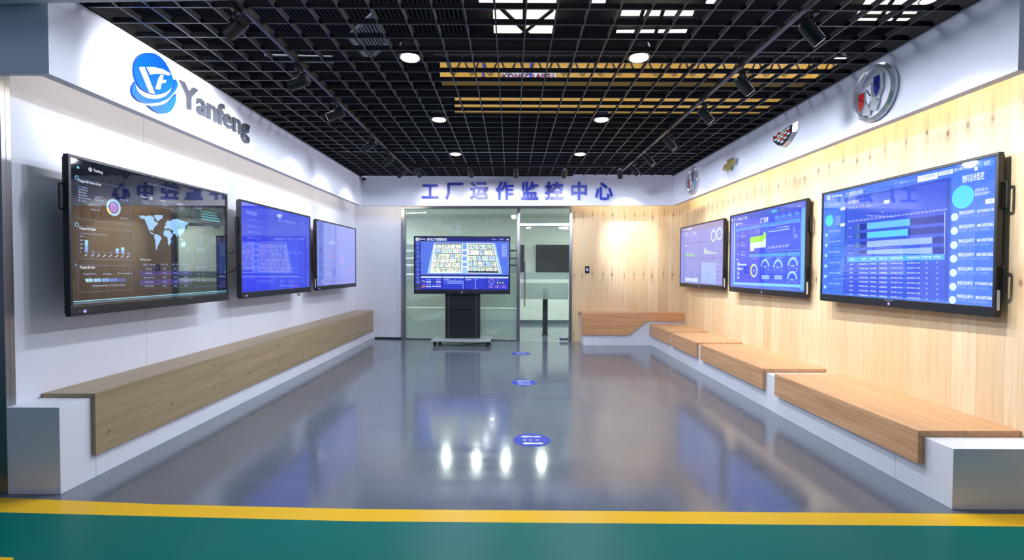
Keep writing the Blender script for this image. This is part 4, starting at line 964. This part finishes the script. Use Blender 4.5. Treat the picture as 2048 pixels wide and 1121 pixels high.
B2.frame(902, 348, 1195, 560, (150, 175, 235), 4, .0015); B2.poly([(910, 394), (1104, 362), (1104, 372), (910, 402)], (150, 190, 235), 4); B2.text(985, 362, .016, '近一个月工厂生产效率趋势', WHT, 1098, y1=345, L=5)
for k in range(6): B2.text(1130, 358+k*18, .016, '-- 指标', PALE, 1150+(k > 3)*26, L=5)
for k in range(15): x = 906+k*13; h_ = 10+18*abs(math.sin(k*1.3)); B2.line((x, 556-k*1.6), (x+6, 556-k*1.6-h_), WHT, .004, 4)
for x, y, s_ in ((768, 648, '人工产出'), (888, 644, '设备利用率'), (985, 640, '综合设备效率'), (1116, 634, '生产达成率'), (1116, 765, '产线达成率')): B2.text(x, y, .016, s_, PALE, x+52, L=5)
B2.ring(783, 760, .036, .052, (150, 195, 240), L=4); B2.ring(783, 760, .036, .052, (216, 214, 50), 100, 250, 5); B2.text(783, 760, .02, '4.86', WHT, align='c', L=6)
for x, y in ((882, 734), (998, 738), (1130, 722), (1122, 850)):
    B2.ring(x, y-12, .041, .057, (140, 190, 240), 0, 180, 4); B2.text(x, y-10, .024, '93.5%', WHT, align='c', L=6); B2.line((x-36, y+14), (x-26, y+14), WHT, .003, 4); B2.line((x+26, y+14), (x+38, y+14), WHT, .003, 4)
for x in (852, 966):
    for y in (810, 830): B2.poly([(x, y-6), (x+70, y-6), (x+68, y+8), (x, y+8)], (150, 190, 236), 4)
B2.text(624, 660, .016, '停机时间', WHT, 648, L=5)
for k in range(4):
    y = 696+k*42; B2.poly([(634, y-10), (634+(20, 16, 6, 8)[k], y-11), (634+(20, 16, 6, 8)[k], y), (634, y)], (170, 205, 240), 4); B2.poly([(634, y+3), (634+(80, 48, 18, 16)[k], y+2), (634+(80, 48, 18, 16)[k], y+16), (634, y+18)], (170, 205, 240), 4)
# right, far
B3 = Screen(SW, SH, [(107, 374), (487, 285), (478, 886), (104, 880)], (108, 122, 206), 1.1)
B3.poly([(107, 374), (487, 285), (486, 340), (107, 410)], (104, 108, 172), 1); B3.poly([(107, 400), (132, 395), (128, 880), (104, 880)], (108, 122, 214), 1)
for (p_, q_) in (((134, 516), (482, 472)), ((134, 652), (480, 636)), ((282, 400), (280, 880)), ((134, 395), (130, 880))): B3.line(p_, q_, (80, 90, 170), .006)
B3.text(116, 386, .022, 'Yanfeng', WHT, 144, y1=381); B3.text(150, 382, .034, '数字化质量管理系统', WHT, 210, y1=372)
for x, y in ((154, 446), (230, 436)): B3.ring(x, y, .03, .04, (190, 205, 240), -10, 190)
for x, y in ((399, 434), (450, 416)): B3.ring(x, y, .038, .06, (168, 190, 235))
for k in range(12): x = 148+k*7; B3.poly([(x, 630-12-20*abs(math.sin(k*.9))), (x+5, 630-12-20*abs(math.sin(k*.9))), (x+5, 632), (x, 632)], (120, 190, 140), 3)
for k in range(16): x = 316+k*7.5; h_ = 50*math.exp(-k*.18)+8; B3.poly([(x, 604-h_-k*.3), (x+5, 604-h_-k*.3), (x+5, 604-k*.3), (x, 605-k*.3)], (190, 206, 190), 3)
B3.poly([(290, 684), (424, 676), (422, 872), (288, 872)], (128, 160, 226), 2); B3.poly([(146, 832), (262, 830), (260, 866), (146, 864)], (176, 200, 230), 2)
B3.text(136, 536, .022, '质量指标', WHT, 165); B3.text(137, 662, .016, '缺陷统计', PALE, 160)
for k in range(5): B3.line((428, 700+k*40), (470, 698+k*40), PALE, .003); B3.text(320+k*12, 430, .016, '8', PALE)

XR, XL, TILT = 3.31, -3.05, math.radians(1.4)
def wall_display(y0, y1, zc, side, scr, label, dot, ports):
    x = XR if side > 0 else XL
    t = thing('wall_display', label, 'display', (x, (y0+y1)/2, zc-TH/2), -math.pi/2*side + TILT*side, group='large displays on the '+('plank wall' if side > 0 else 'white wall'))
    display_parts(t, scr, abs((WR if side > 0 else WL)-x), ports, dot, 0, (.26, .84) if side > 0 else (.84,))
    return t
TD_ = .0072
def yz(pxs, X):
    zs = [at_x(x, y, X*(1+k)) for (x, y), k in zip(pxs, (TD_, TD_, -TD_, -TD_))]; return sum(z.y for z in zs[:2])/2, sum(z.y for z in zs[2:])/2, sum(z.z for z in zs)/4
R1 = yz([(1998, 303), (1987, 632), (1643, 388), (1641, 603)], XR); R2 = yz([(1613, 396), (1608, 597), (1461, 432), (1458, 583.5)], XR); R3 = yz([(1447, 436), (1445, 581), (1361, 455.5), (1360, 574)], XR)
L1 = yz([(133, 305), (142, 633), (457, 388), (457, 603)], XL); L2 = yz([(481, 398), (481.6, 599), (622, 434), (621, 583)], XL); L3 = yz([(633.6, 438), (632.6, 582.6), (712.6, 457), (712, 574)], XL)
wall_display(*R1, 1, B1, 'large display nearest on the plank wall, showing blue bars and order lists', 0.0, 1)
wall_display(*R2, 1, B2, 'middle display on the plank wall, with green block chart and half-ring gauges', 0.0, 1)
wall_display(*R3, 1, B3, 'farthest display on the plank wall, pale hazy dashboard near the corner', 0.0, 1)
t = wall_display(*L1, -1, A1, 'dark display nearest on the white wall, showing a world map dashboard', -.8, None)
t = wall_display(*L2, -1, A2, 'middle blue display on the white wall, mirroring the stand screen', -.8, None)
cable(t, [(-TW/2+.02, TD+.02, .55), (-TW/2-.05, TD+.06, .5), (-TW/2-.06, TD+.08, .38), (-TW/2+.0, TD+.08, .3), (-TW/2+.1, TD+.05, .34)])
cable(t, [(TW/2-.36, TD-.02, .03), (TW/2-.34, TD-.02, -.035), (TW/2-.29, TD-.02, -.045), (TW/2-.25, TD-.02, .02)])
t = wall_display(*L3, -1, A3, 'farthest pale violet display on the white wall, next to the back corner', -.8, -1)
cable(t, [(-TW/2+.02, TD+.02, .5), (-TW/2-.07, TD+.05, .46), (-TW/2-.08, TD+.06, .42), (-TW/2-.01, TD+.06, .36)])

# display on a rolling stand
p = at_z(922, 690.5, 0); YS = p.y + .12
pc = at_y(924, 588.5, YS-.1); zb = pc.z
st = thing('mobile_display_stand', 'big blue factory plan screen on a black rolling stand before the glass', 'display stand', (pc.x, YS, 0), -.028)
display_parts(st, S0, 0, None, 0.0, zb, ())
for ch in st.children: ch.location.y -= .10; ch.scale.x = 1.044
hw = .345
MB().box(-hw, 0, .115, hw, .13, zb+.5).build('column', 'dark_housing', st, bevel=.004)
MB().box(-hw+.075, -.012, .116, hw-.075, .0, zb+.02).build('front_cover', 'black_plastic', st, bevel=.003)
MB().box(-hw+.068, -.014, .116, -hw+.076, 0, zb+.02).box(hw-.076, -.014, .116, hw-.068, 0, zb+.02).build('edge_strip', 'brushed_steel', st)
MB().box(-.17, -.05, zb-.30, .17, -.0125, zb-.272).build('shelf_bracket', 'dark_housing', st, bevel=.003)
MB().box(-.58, -.3, .085, .58, .42, .114).build('base_plate', 'silver_plate', st, bevel=.004)
for sx in (-1, 1):
    for sy in (-.24, .36):
        c = MB().box(-.022, -.022, .06, .022, .022, .085).box(-.03, -.012, .03, -.024, .012, .07).box(.024, -.012, .03, .03, .012, .07).build('caster', 'dark_housing', st); c.location = (sx*.51, sy, 0)
        MB().cyl((-.022, 0, .024), (.022, 0, .024), .033, n=20).build('caster_wheel', 'rubber', c, smooth=True)
MB().tube([(-.1, .1, .086), (-.06, .0, .03), (0.05, -.05, .008), (.3, .05, .008), (.45, .2, .008)], .006, 6).build('cable', 'rubber', st)
